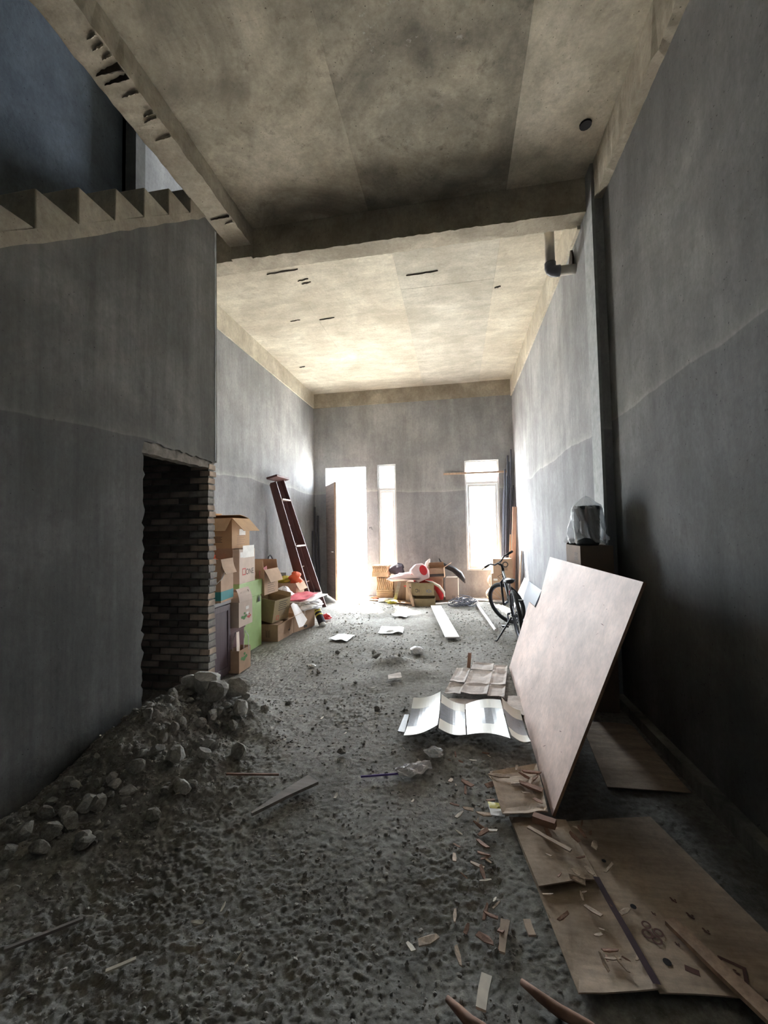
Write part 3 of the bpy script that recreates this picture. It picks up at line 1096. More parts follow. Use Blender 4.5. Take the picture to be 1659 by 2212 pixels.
A = carton('carton', 'open carton with a teal bottom stripe, on the purple-brown cupboard', (-2.615, 3.99, 0.787), (0.46, 0.29, 0.44), (0, 0, R(6)), 'card', {'R': (252, .16), 'B': (100, .1)}, prints=[('F', '#lines', .05, .3, .12, 'print_dark')], bands=[('F', 0.02, 0.11, 'print_teal'), ('R', 0.02, 0.11, 'print_teal')], group=G_BOX)
st = MB().tube([(0.02, -0.15, 0.24), (0.06, -0.165, 0.20), (0.12, -0.17, 0.18), (0.19, -0.165, 0.19), (0.235, -0.14, 0.24), (0.24, -0.08, 0.30)], 0.005, 6)
st.build('string_handle', M['white'], A)
o = crumple('red_cloth', (-2.615, 3.99, 1.17), (0.17, 0.105, 0.11), M['red_cloth'], 4, 0.5, soft=True)
tag(o, 'orange-red cloth stuffed into the carton with the teal stripe', 'cloth')

D = thing('storage_chest', 'large light green lidded box standing under the tall carton', 'box', (-2.925, 4.93, 0.0))
MB().box((-0.325, -0.29, 0.0), (0.318, 0.29, 0.67)).build('body', M['green'], D, bevel=0.004)
MB().box((-0.33, -0.30, 0.672), (0.328, 0.30, 0.872)).build('lid', M['green'], D, bevel=0.005)
cl = MB().prism([(-.03, 0), (.03, 0), (0, .085)], 0.328, 0.334, lambda u, v, t: (t, u + 0.2, v + 0.585))
cl.build('latch', M['black'], D)

carton('carton', 'tall closed carton with torn white top, standing on the green box', (-2.885, 4.83, 0.874), (0.57, 0.41, 0.415), (0, 0, R(1.5)), 'card_pale', closed=True,
       prints=[('R', '#frame', -.09, .14, .085, 'print_red'), ('R', 'ONE', .06, .13, .1, 'print_dark'), ('R', '#block', 0.03, .385, .3, 'print_white'), ('R', '#block', -.12, .35, .13, 'print_white'), ('F', '#lines', .05, .25, .2, 'print_brown')], group=G_BOX)
carton('carton', 'open-flapped orange-brown carton at the very top of the left pile', (-2.98, 4.86, 1.302), (0.57, 0.42, 0.375), (0, 0, R(-1)), 'card_warm',
       {'F': (232, .2), 'R': (226, .22), 'B': (12, .2), 'L': (20, .2)}, prints=[('R', '#block', .03, .2, .15, 'print_white'), ('R', '#lines', .0, .15, .2, 'card'), ('F', '#lines', .1, .14, .12, 'print_dark')], group=G_BOX)

# open carton with papers, on a plain carton
carton('carton', 'plain brown carton underneath the open paper-filled carton', (-3.12, 5.475, 0.0), (0.25, 0.44, 0.645), (0, 0, R(0)), 'card_dark', closed=True, group=G_BOX)
carton('carton', 'open carton with red papers inside and its front flap hanging down', (-2.86, 5.44, 0.647), (0.60, 0.40, 0.34), (0, 0, R(-2)), 'card',
       {'R': (243, .19), 'F': (92, .13), 'L': (100, .18), 'B': (85, .12)}, prints=[('R', '#lines', .0, .14, .22, 'card_dark')], group=G_BOX)
b = MB()
for k, (x, ang) in enumerate(((-2.66, 14), (-2.70, -8), (-2.74, 20))):
    b.box((-.003, -.11, 0), (.003, .11, .36), Matrix.Translation((x, 5.4 + .02 * k, 0.655)) @ Matrix.Rotation(R(ang * .4), 4, 'Y') @ Matrix.Rotation(R(ang), 4, 'X'))
tag(b.build('papers', M['pink_pack']), 'red and white papers sticking out of the open carton', 'papers')

# maroon crate + printed carton with tall flap, paper bag
cr = thing('crate', 'dark maroon plastic crate between the cupboard and the green box', 'crate', (-2.665, 4.345, 0.0))
MB().box((-0.22, -0.16, 0.0), (0.20, 0.16, 0.40)).build('body', M['maroon'], cr, bevel=0.006)
MB().box((-0.23, -0.17, 0.40), (0.21, 0.17, 0.458)).build('rim', M['maroon'], cr, bevel=0.004)
F = carton('carton', 'pale carton with green fruit print and tall raised flap on the maroon crate', (-2.56, 4.35, 0.46), (0.40, 0.30, 0.27), (0, 0, R(0)), 'card_pale',
           {'R': (72, .15), 'F': (50, .13), 'B': (60, .13)}, prints=[('R', '#leafy', -.04, .09, .10, 'print_green'), ('R', '#leafy', .07, .08, .07, 'print_red'), ('R', '#block', .03, .19, .07, 'print_white'), ('R', '#block', .035, .13, .05, 'print_white')], group=G_BOX)
Gb = thing('paper_bag', 'small brown paper bag with string handles in front of the maroon crate', 'bag', (-2.375, 4.245, 0.0))
b = MB()
w_, d_, h_, t_ = 0.12, 0.25, 0.235, 0.004
b.box((-w_ / 2, -d_ / 2, 0), (w_ / 2, d_ / 2, t_)).box((-w_ / 2, -d_ / 2, t_), (-w_ / 2 + t_, d_ / 2, h_)).box((w_ / 2 - t_, -d_ / 2, t_), (w_ / 2, d_ / 2, h_)).box((-w_ / 2 + t_, -d_ / 2, t_), (w_ / 2 - t_, -d_ / 2 + t_, h_)).box((-w_ / 2 + t_, d_ / 2 - t_, t_), (w_ / 2 - t_, d_ / 2, h_))
bd = b.build('body', M['card'], Gb)
mtx = Matrix(((0, 0, 1, w_ / 2 + .001), (1, 0, 0, -.02), (0, 1, 0, .13), (0, 0, 0, 1)))
mark('#leafy', .11, M['print_green'], bd, mtx)
MB().tube([(0.055, -0.02, .2), (0.06, -.02, .34), (0.055, 0.02, .42), (0.06, .075, .35), (0.06, .08, .2)], 0.004, 6).build('handle', M['white'], Gb)
MB().tube([(-0.055, -0.06, .2), (-0.05, -.06, .33), (-0.05, 0.0, .40), (-0.05, .06, .33), (-0.055, .06, .2)], 0.004, 6).build('handle', M['white'], Gb)
o = quad_sheet((-2.36, 4.16, .03), (-2.40, 4.30, .03), (-2.415, 4.30, .40), (-2.375, 4.17, .42), 4, 6, lambda u, v: 0.0, .003).build('brochure', M['card_pale'])
tag(o, 'pale folded card standing inside the small brown paper bag', 'papers')

# tilted box over floor carton
carton('carton', 'floor carton with green inner flap, below the tilted carton', (-2.70, 5.62, 0.0), (0.55, 0.52, 0.225), (0, 0, R(-2)), 'card',
       {'R': (150, .16), 'F': (4, .2), 'B': (3, .2)}, prints=[('F', '#lines', .1, .11, .11, 'print_dark', 90), ('R', '#leafy', .1, .08, .05, 'print_dark')], group=G_BOX)
carton('carton', 'olive-brown carton tipped on its side on top of the floor carton', (-2.68, 5.60, 0.272), (0.38, 0.40, 0.31), (0, R(9), R(-9)), 'card_olive',
       {'B': (100, .06), 'L': (40, .1)}, prints=[('R', '#frame', -.09, .06, .06, 'print_red'), ('R', '#lines', .02, .27, .22, 'print_dark'), ('R', '#lines', .02, .16, .16, 'card_dark')], group=G_BOX)
o = quad_sheet((-2.40, 5.72, .43), (-2.37, 5.88, .44), (-2.25, 5.98, .16), (-2.27, 5.70, .10), 6, 6, lambda u, v: .02 * math.sin(5 * u + 2 * v), .004).build('card_flap', M['white_board'])
tag(o, 'loose white card leaning between the tilted carton and the next box', 'card')
J = carton('carton', 'brown carton under the white and pink plastic bags, near the ladder', (-2.50, 6.15, 0.0), (0.34, 0.51, 0.28), (0, 0, R(-17)), 'card',
           closed=True, prints=[('R', '#ring', -.17, .23, .045, 'print_dark'), ('R', '#block', .02, .04, .08, 'print_dark')], group=G_BOX)
o = crumple('plastic_bag', (-2.36, 6.30, 0.335), (0.22, 0.28, 0.10), M['white_plastic'], 6, 0.4)
tag(o, 'crumpled white plastic bag drooping over the front of the brown carton', 'plastic bag')
o = quad_sheet((-2.64, 5.95, .41), (-2.20, 6.15, .42), (-2.18, 6.80, .44), (-2.70, 6.65, .425), 8, 8, lambda u, v: .012 * math.sin(7 * u + 4 * v), .006).build('paper_sheet', M['white'])
tag(o, 'large white sheet of paper lying on the crumpled plastic bag', 'paper')
o = quad_sheet((-2.68, 5.98, .43), (-2.34, 6.12, .44), (-2.30, 6.62, .47), (-2.70, 6.62, .48), 8, 8, lambda u, v: .012 * math.sin(9 * u + 3) * math.sin(8 * v) + 0.012, .010).build('pink_bag', M['pink_plastic'])
tag(o, 'flat pink plastic bag on top of the white sheet of paper', 'plastic bag')
o = crumple('plastic_bag', (-2.76, 6.3, 0.45), (0.14, 0.16, 0.17), M['white_plastic'], 9, 0.35)
tag(o, 'tied white plastic bag standing behind the flat pink bag', 'plastic bag')
for nm, c, rd, mm, sd, lb in (('packet', (-2.66, 6.02, .36), (.07, .075, .12), 'beige_pack', 3, 'beige snack packet leaning between the cartons'),
                              ('packet', (-2.76, 5.92, .37), (.07, .06, .12), 'purple_pack', 5, 'lilac snack packet beside the beige packet'),
                              ('packet', (-2.68, 5.86, .40), (.11, .04, .07), 'pink_pack', 7, 'pinkish red packet lying under the paper-filled carton')):
    tag(crumple(nm, c, rd, M[mm], sd, .2, None, 18, 10), lb, 'packet')
o = crumple('red_ball', (-2.20, 6.78, 0.045), (.075, .08, .06), M['red'], 12, .2, None, 18, 10)
tag(o, 'small red plastic wrapper on the floor by the ladder foot', 'wrapper')
# striped roll
sr = thing('striped_roll', 'dark roll with yellow stripes leaning from the brown carton to the floor', 'roll')
p0, p1 = Vector((-2.30, 6.50, .26)), Vector((-2.13, 6.33, .035))
MB().tube([p0, p1], [.055, .06], 12).build('body', M['black_cloth'], sr)
for f in (.18, .3, .5):
    a_ = p0.lerp(p1, f)
    c_ = p0.lerp(p1, f + .07)
    MB().tube([a_, c_], .0625, 12).build('stripe', M['yellow'], sr)
MB().tube([p1, p1.lerp(p0, -.12)], .05, 12).build('tip', M['white'], sr)

# box by the ladder, red cloths, dustpan
carton('carton', 'brown carton behind the ladder with orange and yellow rags on top', (-2.90, 6.72, 0.0), (0.50, 0.38, 0.64), (0, 0, 0), 'card', {'R': (240, .14), 'L': (100, .1)}, group=G_BOX)
tag(crumple('rag', (-2.74, 6.74, .69), (.10, .11, .12), M['red_cloth'], 14, .6, soft=True), 'orange-red rag heaped on the carton behind the ladder', 'cloth')
tag(crumple('rag', (-2.93, 6.72, .67), (.10, .12, .07), M['yellow'], 15, .6, soft=True), 'yellow rag beside the orange one on the carton', 'cloth')
dp = thing('dustpan', 'long-handled dustpan leaning against the left wall behind the cartons', 'dustpan')
MB().tube([(-3.235, 6.68, .89), (-3.23, 6.76, 1.07), (-3.22, 6.79, 1.09), (-3.21, 6.82, 1.06), (-3.04, 6.86, .70)], .012, 8).build('handle', M['dark_steel'], dp)
b = MB()
b.prism([(-.02, 0), (.16, .0), (.16, .012), (0, .13), (-.02, .13)], -.10, .10, lambda u, v, t: (-3.03 + t * .8, 6.84 + u * .4, .655 + v))
b.build('pan', M['steel'], dp)

# ladder ---------------------------------------------------------------
ld = thing('stepladder', 'folded red-brown wooden stepladder leaning against the left wall', 'ladder')
NF, NT = Vector((-2.55, 7.22, 0.0)), Vector((-3.06, 6.71, 2.37))
FF, FT = Vector((-2.55, 7.85, 0.0)), Vector((-3.06, 7.04, 2.43))


def plank_between(a, b_, wdir, w, thick_dir, th):
    wd, td = Vector(wdir).normalized(), Vector(thick_dir).normalized()
    vs_ = []
    for p in (a, b_):
        for s1 in (0, 1):
            for s2 in (-.5, .5):
                vs_.append(p + wd * w * s1 + td * th * s2)
    return MB().add(vs_, [(0, 1, 3, 2), (4, 6, 7, 5), (0, 4, 5, 1), (2, 3, 7, 6), (0, 2, 6, 4), (1, 5, 7, 3)])


back = Vector((-0.97, 0, -0.24))
for a_, b_ in ((NF, NT), (FF, FT)):
    plank_between(a_ + Vector((0, 0, .0)), b_, back, .115, (0, 1, 0), .028).build('stile', M['ladder'], ld, bevel=.003)
for a_, b_, dy in ((NF, NT, .035), (FF, FT, -.035)):
    p, q = a_ + back * .125 + Vector((-.02, dy, .05)), b_ + back * .10 + Vector((.04, dy, 0))
    plank_between(p, q, back, .085, (0, 1, 0), .026).build('rear_leg', M['ladder'], ld, bevel=.003)
for f in (.13, .515, .86):
    a_, b_ = NF.lerp(NT, f), FF.lerp(FT, f)
    c_ = (a_ + b_) / 2
    L_ = (b_ - a_).length
    yaw_ = math.atan2((b_ - a_).y, (b_ - a_).x) - math.pi / 2
    MB().box((-.12, -L_ / 2 + .01, -.013), (.012, L_ / 2 - .01, .013), Matrix.Translation(c_) @ Matrix.Rotation(yaw_, 4, 'Z')).build('tread', M['ladder_step'], ld, bevel=.003)
for f in (.24, .36, .54, .68):
    a_, b_ = NF.lerp(NT, f) + back * .16, FF.lerp(FT, f) + back * .16
    MB().tube([a_ + Vector((0, .04, 0)), b_ + Vector((0, -.04, 0))], .014, 8).build('rung', M['ladder_step'], ld)
MB().box((-.10, -.27, 0), (.10, .27, .035), Matrix.Translation((-3.09, 6.87, 2.42)) @ Matrix.Rotation(R(-14), 4, 'Y') @ Matrix.Rotation(R(0), 4, 'Z')).build('cap', M['ladder'], ld, bevel=.005)

# dark rods in the far left corner
for k, (x, y, h_, tx) in enumerate(((-3.20, 9.12, 2.05, -.02), (-3.16, 9.17, 1.85, .0), (-3.22, 9.02, 1.5, -.02))):
    o = MB().tube([(x + .06, y - .1, 0.0), (x + tx, y, h_)], .02, 8).build('metal_rod', M['dark_steel'])
    tag(o, ['tall dark rod leaning in the corner left of the door', 'middle-height dark rod in the corner left of the door', 'shortest dark rod in the corner left of the door'][k], 'rod', 'rods in the corner left of the door')

cf = bpy.data.objects['ceiling_far']
for x, y, l, w in ((-2.05, 4.72, .42, .02), (-1.86, 4.93, .15, .016), (-1.84, 5.0, .13, .02), (-2.35, 5.88, .16, .012), (-1.86, 5.93, .24, .016), (-.35, 5.1, .4, .012), (.62, 5.6, .08, .03), (-2.9, 7.6, .12, .03)):
    b = MB()
    r_ = random.Random(int(l * 1000))
    n = 8
    top_, bot_ = [], []
    for i in range(n + 1):
        t = i / n
        hw = w / 2 * math.sin(math.pi * min(max(t, .04), .96)) ** .5 * r_.uniform(.5, 1.1)
        yy = y + r_.uniform(-.006, .006) - .02 * t
        top_.append((x - l / 2 + l * t, yy + hw))
        bot_.append((x - l / 2 + l * t, yy - hw))
    b.prism(top_ + bot_[::-1], YC - .012, YC + .004, lambda u, v, t: (u, v, t))
    b.build('formwork_splinter', M['old_timber_or_hole'], cf)
b = MB()
r_ = random.Random(6)
hole_ = [(.055 * r_.uniform(.7, 1.5) * math.cos(a * .52), .10 * r_.uniform(.7, 1.4) * math.sin(a * .52)) for a in range(12)]
b.prism(hole_, 1.216, 1.235, lambda u, v, t: (t, 4.40 + u, 4.20 + v))
b.build('chipped_hole', M['old_timber_or_hole'], bpy.data.objects['trim_right_far_beam'])  # raised dark disc, the shade inside the hole put into its colour
# bent wire in the pier between door and window
o = MB().tube([(-1.965, 9.25, 1.53), (-1.95, 9.20, 1.56), (-1.93, 9.205, 1.54), (-1.915, 9.2, 1.57), (-1.89, 9.21, 1.50)], .006, 6).build('bent_wire', M['black'])
tag(o, 'bent black wire sticking out of the pier between door and window', 'wire')
# batten across the wide window
o = MB().box((-.26, 9.205, 2.685), (1.12, 9.2495, 2.725)).build('batten', M['timber'])
tag(o, 'thin wooden batten fixed across the top of the wide window', 'batten')
# conduit hole, its dark inside put in as a black disc
o = MB().lathe([(.045, 0), (.05, .03)], (1.10, 3.425, 4.706), 12).build('conduit_hole_disc', M['black'])
tag(o, 'dark conduit hole drawn as a black disc in the ceiling near the right wall', 'conduit')
# pipe
pp = thing('drain_pipe', 'grey plastic drain pipe with dark elbow under the ceiling by the right wall', 'pipe')
MB().tube([(1.01, 4.36, 4.735), (1.01, 4.36, 4.14)], .048, 14).build('vertical_pipe', M['pvc'], pp, True)
MB().tube([(1.06, 4.36, 4.10), (1.262, 4.36, 4.10)], .048, 14).build('horizontal_pipe', M['pvc'], pp, True)
MB().tube([(1.01, 4.36, 4.19), (1.01, 4.36, 4.14), (1.016, 4.36, 4.118), (1.034, 4.36, 4.103), (1.06, 4.36, 4.10), (1.10, 4.36, 4.10)], .056, 14).build('elbow', M['pvc_dark'], pp, True)

# ---------------------------------------------------------------- pile under the narrow window
def rattan(loc, size, label, rz):
    w, d, h = size
    root = thing('rattan_basket', label, 'basket', loc, (0, 0, rz), None)
    MB().box((-w / 2 + .01, -d / 2 + .01, 0), (w / 2 - .01, d / 2 - .01, h * .96)).build('body', M['card_warm'], root)
    b = MB()
    n = 9
    for i in range(n):
        x = -w / 2 + w * (i + .5) / n
        b.tube([(x - .018, -d / 2, h * .42), (x + .014, -d / 2 - .012, h * .75), (x - .012, -d / 2, h)], .011, 6)
        b.tube([(x - .012, -d / 2, h), (x + .01, 0, h + .012), (x - .012, d / 2, h)], .011, 6)
    for i in range(5):
        z = h * (.05 + .085 * i)
        b.tube([(-w / 2, -d / 2, z), (w / 2, -d / 2 - .004, z), (w / 2, d / 2, z), (-w / 2, d / 2, z)], .010, 6, True)
    wv = b.build('weave', M['rattan'], root)
    wv['kind'] = 'stuff'
    return root


rattan((-1.53, 8.80, 0.06), (.36, .34, .42), 'lower rattan basket standing on planks below the narrow window', R(2))
rattan((-1.62, 8.80, 0.50), (.33, .32, .23), 'upper rattan basket stacked on the other one below the narrow window', R(-3))
o = crumple('dark_cloth', (-1.285, 8.90, .62), (.15, .14, .15), M['black_cloth'], 22, .5, soft=True)
tag(o, 'dark grey cloth bundle between the rattan baskets and the pink fairing', 'cloth')
for k, (x, lb) in enumerate(((-1.24, 'left one of two dark cartons under the pink fairing'), (-1.07, 'right one of two dark cartons under the pink fairing'))):
    carton('carton', lb, (x, 8.72, 0.02), (.155, .3, .40), (0, 0, R(2 - 5 * k)), 'card_dark', closed=True, group='dark cartons under the fairing', prints=[('F', '#block', 0, .3, .06, 'print_red')] if k else ())
carton('carton', 'grey-white carton with a dark round sign beside the dark cartons', (-.92, 8.56, 0.02), (.26, .26, .40), (0, R(2), R(-6)), 'card_pale', closed=True, prints=[('F', '#disc', .06, .11, .10, 'print_dark'), ('F', '#umbrella', -.05, .28, .05, 'print_dark')])
o = MB().box((-.02, -.012, 0), (.045, .012, .42), Matrix.Translation((-1.30, 8.42, .02)) @ Matrix.Rotation(R(14), 4, 'Y') @ Matrix.Rotation(R(-4), 4, 'X')).build('pale_stick', M['timber_grey'])
tag(o, 'pale slat leaning on the dark cartons below the fairing', 'slat')


def fairing():
    t = thing('motorcycle_fairing', 'pale pink motorcycle body panel with a round red lamp on the cartons', 'body panel')
    # long wedge
    prof = [(0, .0, .0), (.12, .06, .05), (.35, .10, .085), (.60, .12, .10), (.72, .10, .10)]
    b = MB()
    vs_, fs_ = [], []
    n = 12
    for s, hh, ww in prof:
        for k in range(n):
            a = 2 * math.pi * k / n
            vs_.append((-1.46 + s, 8.46 + ww * math.cos(a) * (1.2 if math.cos(a) < 0 else 1), .475 + s * .10 + max(-.06, hh * math.sin(a))))
    for i in range(len(prof) - 1):
        for k in range(n):
            fs_.append((i * n + k, i * n + (k + 1) % n, (i + 1) * n + (k + 1) % n, (i + 1) * n + k))
    fs_.append(tuple((len(prof) - 1) * n + k for k in range(n)))
    b.add(vs_, fs_)
    b.build('side_panel', M['pale_pink'], t, True)
    b = MB()
    b.box((-1.42, 8.335, .492), (-.76, 8.345, .50), None)
    b.build('groove', M['black'], t)
    MB().box((-1.2, 8.42, .575), (-.85, 8.5, .60)).build('decal', M['pink_pack'], t, bevel=.01)
    # tail
    c = Vector((-.75, 8.47, .62))
    mt = Matrix.Translation(c) @ Matrix.Rotation(R(-22), 4, 'Y') @ Matrix.Rotation(R(18), 4, 'Z')
    b = MB()
    out = [(-.15, -.17), (.12, -.17), (.17, -.02), (.10, .15), (-.04, .19), (-.20, .12)]
    b.prism(out, -.085, .085, lambda u, v, s: (u, s, v))
    for i, p in enumerate(b.v):
        b.v[i] = tuple(mt @ Vector(p))
    b.build('tail_cowl', M['pale_pink'], t, bevel=.03)
    l = MB()
    n = 20
    l.prism([(.075 * math.cos(2 * math.pi * i / n), .105 * math.sin(2 * math.pi * i / n)) for i in range(n)], -.10, -.08, lambda u, v, s: (u + .05, s, v + .02))
    for i, p in enumerate(l.v):
        l.v[i] = tuple(mt @ Vector(p))
    l.build('tail_lamp', M['red'], t, bevel=.006)
    MB().box((-.93, 8.36, .50), (-.86, 8.40, .60)).build('bracket', M['red'], t, bevel=.008)


fairing()


def swept(path, widths, heights, mat, name, n=12, parent=None):
    """a smooth shell swept along a path with an elliptic section"""
    b = MB()
    vs_, fs_ = [], []
    P = [Vector(p) for p in path]
    for i, p in enumerate(P):
        d = (P[min(i + 1, len(P) - 1)] - P[max(i - 1, 0)]).normalized()
        a = d.cross(Vector((0, 1, 0))).normalized()
        for k in range(n):
            t = 2 * math.pi * k / n
            vs_.append(p + a * heights[i] * math.cos(t) + Vector((0, 1, 0)) * widths[i] * math.sin(t))
    for i in range(len(P) - 1):
        for k in range(n):
            fs_.append((i * n + k, i * n + (k + 1) % n, (i + 1) * n + (k + 1) % n, (i + 1) * n + k))
    fs_ += [tuple(range(n)), tuple((len(P) - 1) * n + k for k in range(n))]
    b.add(vs_, fs_)
    return b.build(name, mat, parent, True)


f2 = thing('motorcycle_side_cover', 'curved red and white motorcycle side cover behind the tipped carton', 'body panel')
swept([(-.90, 8.53, .42), (-.72, 8.53, .44), (-.56, 8.52, .40), (-.42, 8.51, .30), (-.35, 8.50, .19), (-.34, 8.50, .07)], [.02, .035, .04, .04, .035, .02], [.03, .05, .06, .075, .07, .03], M['red'], 'red_panel', 12, f2)
swept([(-.66, 8.47, .455), (-.52, 8.46, .42), (-.38, 8.45, .34), (-.29, 8.44, .22), (-.275, 8.44, .14)], [.02, .03, .03, .03, .02], [.008, .022, .03, .025, .008], M['foil_white'], 'white_trim', 12, f2)
o = swept([(-.66, 8.86, .45), (-.67, 8.87, .62), (-.63, 8.88, .78), (-.585, 8.88, .86)], [.02, .025, .02, .008], [.035, .06, .05, .012], M['white_board'], 'white_mudguard')
tag(o, 'white curved mudguard standing upright behind the fairing lamp', 'mudguard')
o = swept([(-.40, 9.0, .86), (-.36, 8.99, .77), (-.26, 8.95, .70), (-.10, 8.9, .64), (.03, 8.85, .54), (.11, 8.82, .43), (.14, 8.8, .36)], [.008, .03, .06, .08, .09, .07, .02], [.012, .03, .05, .06, .07, .045, .012], M['black'], 'black_mudguard')
tag(o, 'black curved mudguard arching behind the striped carton', 'mudguard')
carton('carton', 'upright pinkish carton left under the carton with the dark stripe', (-.48, 8.80, 0.02), (.33, .30, .46), (0, 0, R(-4)), 'card', closed=True, prints=[('F', '#lines', .05, .3, .06, 'print_dark')])
carton('carton', 'upright pinkish carton right of the other one, by the bare wall', (-.13, 8.90, 0.02), (.26, .28, .44), (0, 0, R(-3)), 'card_pale', closed=True, prints=[('F', '#lines', .04, .08, .08, 'print_dark')])
carton('carton', 'low carton with a dark stripe lying open on two upright cartons', (-.44, 8.74, 0.485), (.34, .28, .20), (0, R(-3), R(-3)), 'card', {'R': (150, .17), 'B': (60, .12), 'L': (70, .1)}, bands=[('F', .03, .085, 'print_dark')])
fc = carton('carton', 'tipped open carton with big round letters in front of the pile', (-.70, 8.28, 0.18), (.44, .28, .245), (R(-7), 0, R(4)), 'card_olive', {'F': (265, .02), 'L': (195, .17), 'R': (255, .2)},
            prints=[('F', 'ɔı', -.10, .10, .12, 'print_dark'), ('F', 'IOı', .12, .085, .085, 'print_blue')])
carton('carton', 'low open carton on the floor below the carton with round letters', (-.65, 8.20, 0.0), (.40, .26, .15), (0, 0, R(3)), 'card_olive', {'L': (140, .12), 'B': (100, .04)})
o = MB().box((-.025, -.02, 0), (.025, .02, .46), Matrix.Translation((-.86, 8.02, .01)) @ Matrix.Rotation(R(-17), 4, 'Y') @ Matrix.Rotation(R(-12), 4, 'X')).build('slat', M['timber'])
tag(o, 'wooden slat leaning against the left side of the tipped carton', 'slat')
for k, (a_, b_, wd, lb) in enumerate((((-.30, 9.10, .03), (.15, 8.72, .035), .07, 'short pale board propped beside the right upright carton'),
                                      ((-.05, 8.95, .02), (.95, 8.60, .02), .13, 'long pale board along the foot of the wall below the wide window'),
                                      ((-.62, 8.20, .02), (.35, 8.55, .02), .09, 'pale board on the floor right of the tipped carton'),
                                      ((-1.75, 8.62, .02), (-1.0, 8.50, .02), .08, 'pale board on the floor in front of the rattan baskets'),
                                      ((-2.0, 8.75, .02), (-1.35, 8.40, .02), .06, 'short board on the floor just right of the doorway'),
                                      ((-1.3, 8.35, .02), (-.86, 8.30, .02), .10, 'dusty board end on the floor left of the tipped carton'))):
    A_, B_ = Vector(a_), Vector(b_)
    o = plank_between(A_ + Vector((0, 0, gz(A_.x, A_.y) + .01)), B_ + Vector((0, 0, gz(B_.x, B_.y) + .01)), (B_ - A_).cross(Vector((0, 0, 1))), wd, (0, 0, 1), .02).build('board', M['white_board'] if k in (0, 1, 2) else M['timber'])
    tag(o, lb, 'board')
for k, (x, y, s, mm, lb) in enumerate(((-1.32, 8.30, .10, 'yellow', 'yellowish crumpled rag on the floor before the dark cartons'), (-1.52, 8.45, .10, 'white', 'white crumpled paper on the floor before the baskets'),
                                       (-1.78, 8.72, .09, 'red_cloth', 'reddish crumpled packet on the floor left of the lower basket'))):
    tag(crumple('rag', (x, y, gz(x, y) + .03), (s * 1.2, s * .8, s * .5), M[mm], 40 + k, .4, None, 18, 10), lb, 'cloth')

# ---------------------------------------------------------------- right rear corner
for k in range(7):
    x, y = .90 + .035 * k, 9.19 - .025 * (k % 3)
    tx = 1.015 + .034 * k
    hh = (2.3, 2.75, 2.6, 3.05, 2.9, 3.17, 2.4)[k]
    o = MB().tube([(x, y, 0.0), (tx, y + .008, hh)], .017, 8).build('metal_tube', M['dark_steel'])
    tag(o, 'dark metal tube leaning in the right rear corner, ' + ('first', 'second', 'third', 'fourth', 'fifth', 'sixth', 'seventh')[k] + ' from the wide window', 'tube', 'dark tubes in the right rear corner')
o = plank_between(Vector((1.06, 8.98, 0)), Vector((1.165, 9.02, 1.93)), (1, 0, -.05), .085, (0, 1, 0), .025).build('plank', M['orange_wood'])
tag(o, 'tall orange-brown plank standing behind the two stacked cartons', 'plank')
o = plank_between(Vector((1.02, 9.06, 0)), Vector((1.10, 9.08, 1.35)), (1, 0, -.05), .03, (0, 1, 0), .025).build('plank', M['timber'])
tag(o, 'narrow pale lath beside the tall orange-brown plank', 'plank')
o = plank_between(Vector((1.14, 8.34, 0)), Vector((1.222, 8.34, 1.04)), (0, 1, 0), .10, (1, 0, 0), .022).build('plank', M['timber'])
tag(o, 'short brown plank leaning on the right wall behind the bicycle', 'plank')
o = plank_between(Vector((1.15, 8.47, 0)), Vector((1.232, 8.47, 1.0)), (0, 1, 0), .06, (1, 0, 0), .012).build('plank', M['black'])
tag(o, 'black strip leaning right behind the short brown plank', 'strip')
carton('carton', 'lower of two cartons stacked behind the bicycle, bulging flap', (.88, 8.80, 0.01), (.42, .30, .56), (0, 0, R(-3)), 'card', closed=True, prints=[('F', '#ring', .05, .44, .05, 'print_dark'), ('F', '#block', -.13, .44, .08, 'print_white')], group='cartons stacked behind the bicycle')
carton('carton', 'upper of two cartons stacked behind the bicycle, printed arch', (.885, 8.79, 0.574), (.38, .30, .29), (0, 0, R(2)), 'card', closed=True, prints=[('F', '#ring', .05, .18, .12, 'print_dark'), ('F', '#lines', .05, .12, .10, 'print_dark')], group='cartons stacked behind the bicycle')
for z0, z1, lb, dx in ((.30, .52, 'loose carton flap bulging out beside the lower stacked carton', .05), (.02, .26, 'torn carton flap on the floor left of the lower stacked carton', .09)):
    o = quad_sheet((.655, 8.62, z0), (.66, 8.88, z0), (.655, 8.88, z1), (.65, 8.62, z1), 4, 5, lambda u, v: 0, .004)
    for i, p in enumerate(o.v):
        tt = (p[2] - z0) / (z1 - z0)
        o.v[i] = (p[0] - dx * math.sin(math.pi * tt) - .01, p[1], p[2])
    tag(o.build('card_flap', M['card_warm']), lb, 'card')
# grey panel leaning on the wall
b = MB()
b.add([(1.0, 6.6, .02), (1.0, 8.22, .02), (1.235, 8.22, .54), (1.235, 6.6, .54), (1.014, 6.6, .012), (1.014, 8.22, .012), (1.249, 8.22, .533), (1.249, 6.6, .533)],
      [(0, 1, 2, 3), (7, 6, 5, 4), (0, 4, 5, 1), (1, 5, 6, 2), (2, 6, 7, 3), (3, 7, 4, 0)])
tag(b.build('panel', M['grey_panel']), 'grey-blue glossy panel leaning on the right wall behind the bicycle', 'panel')

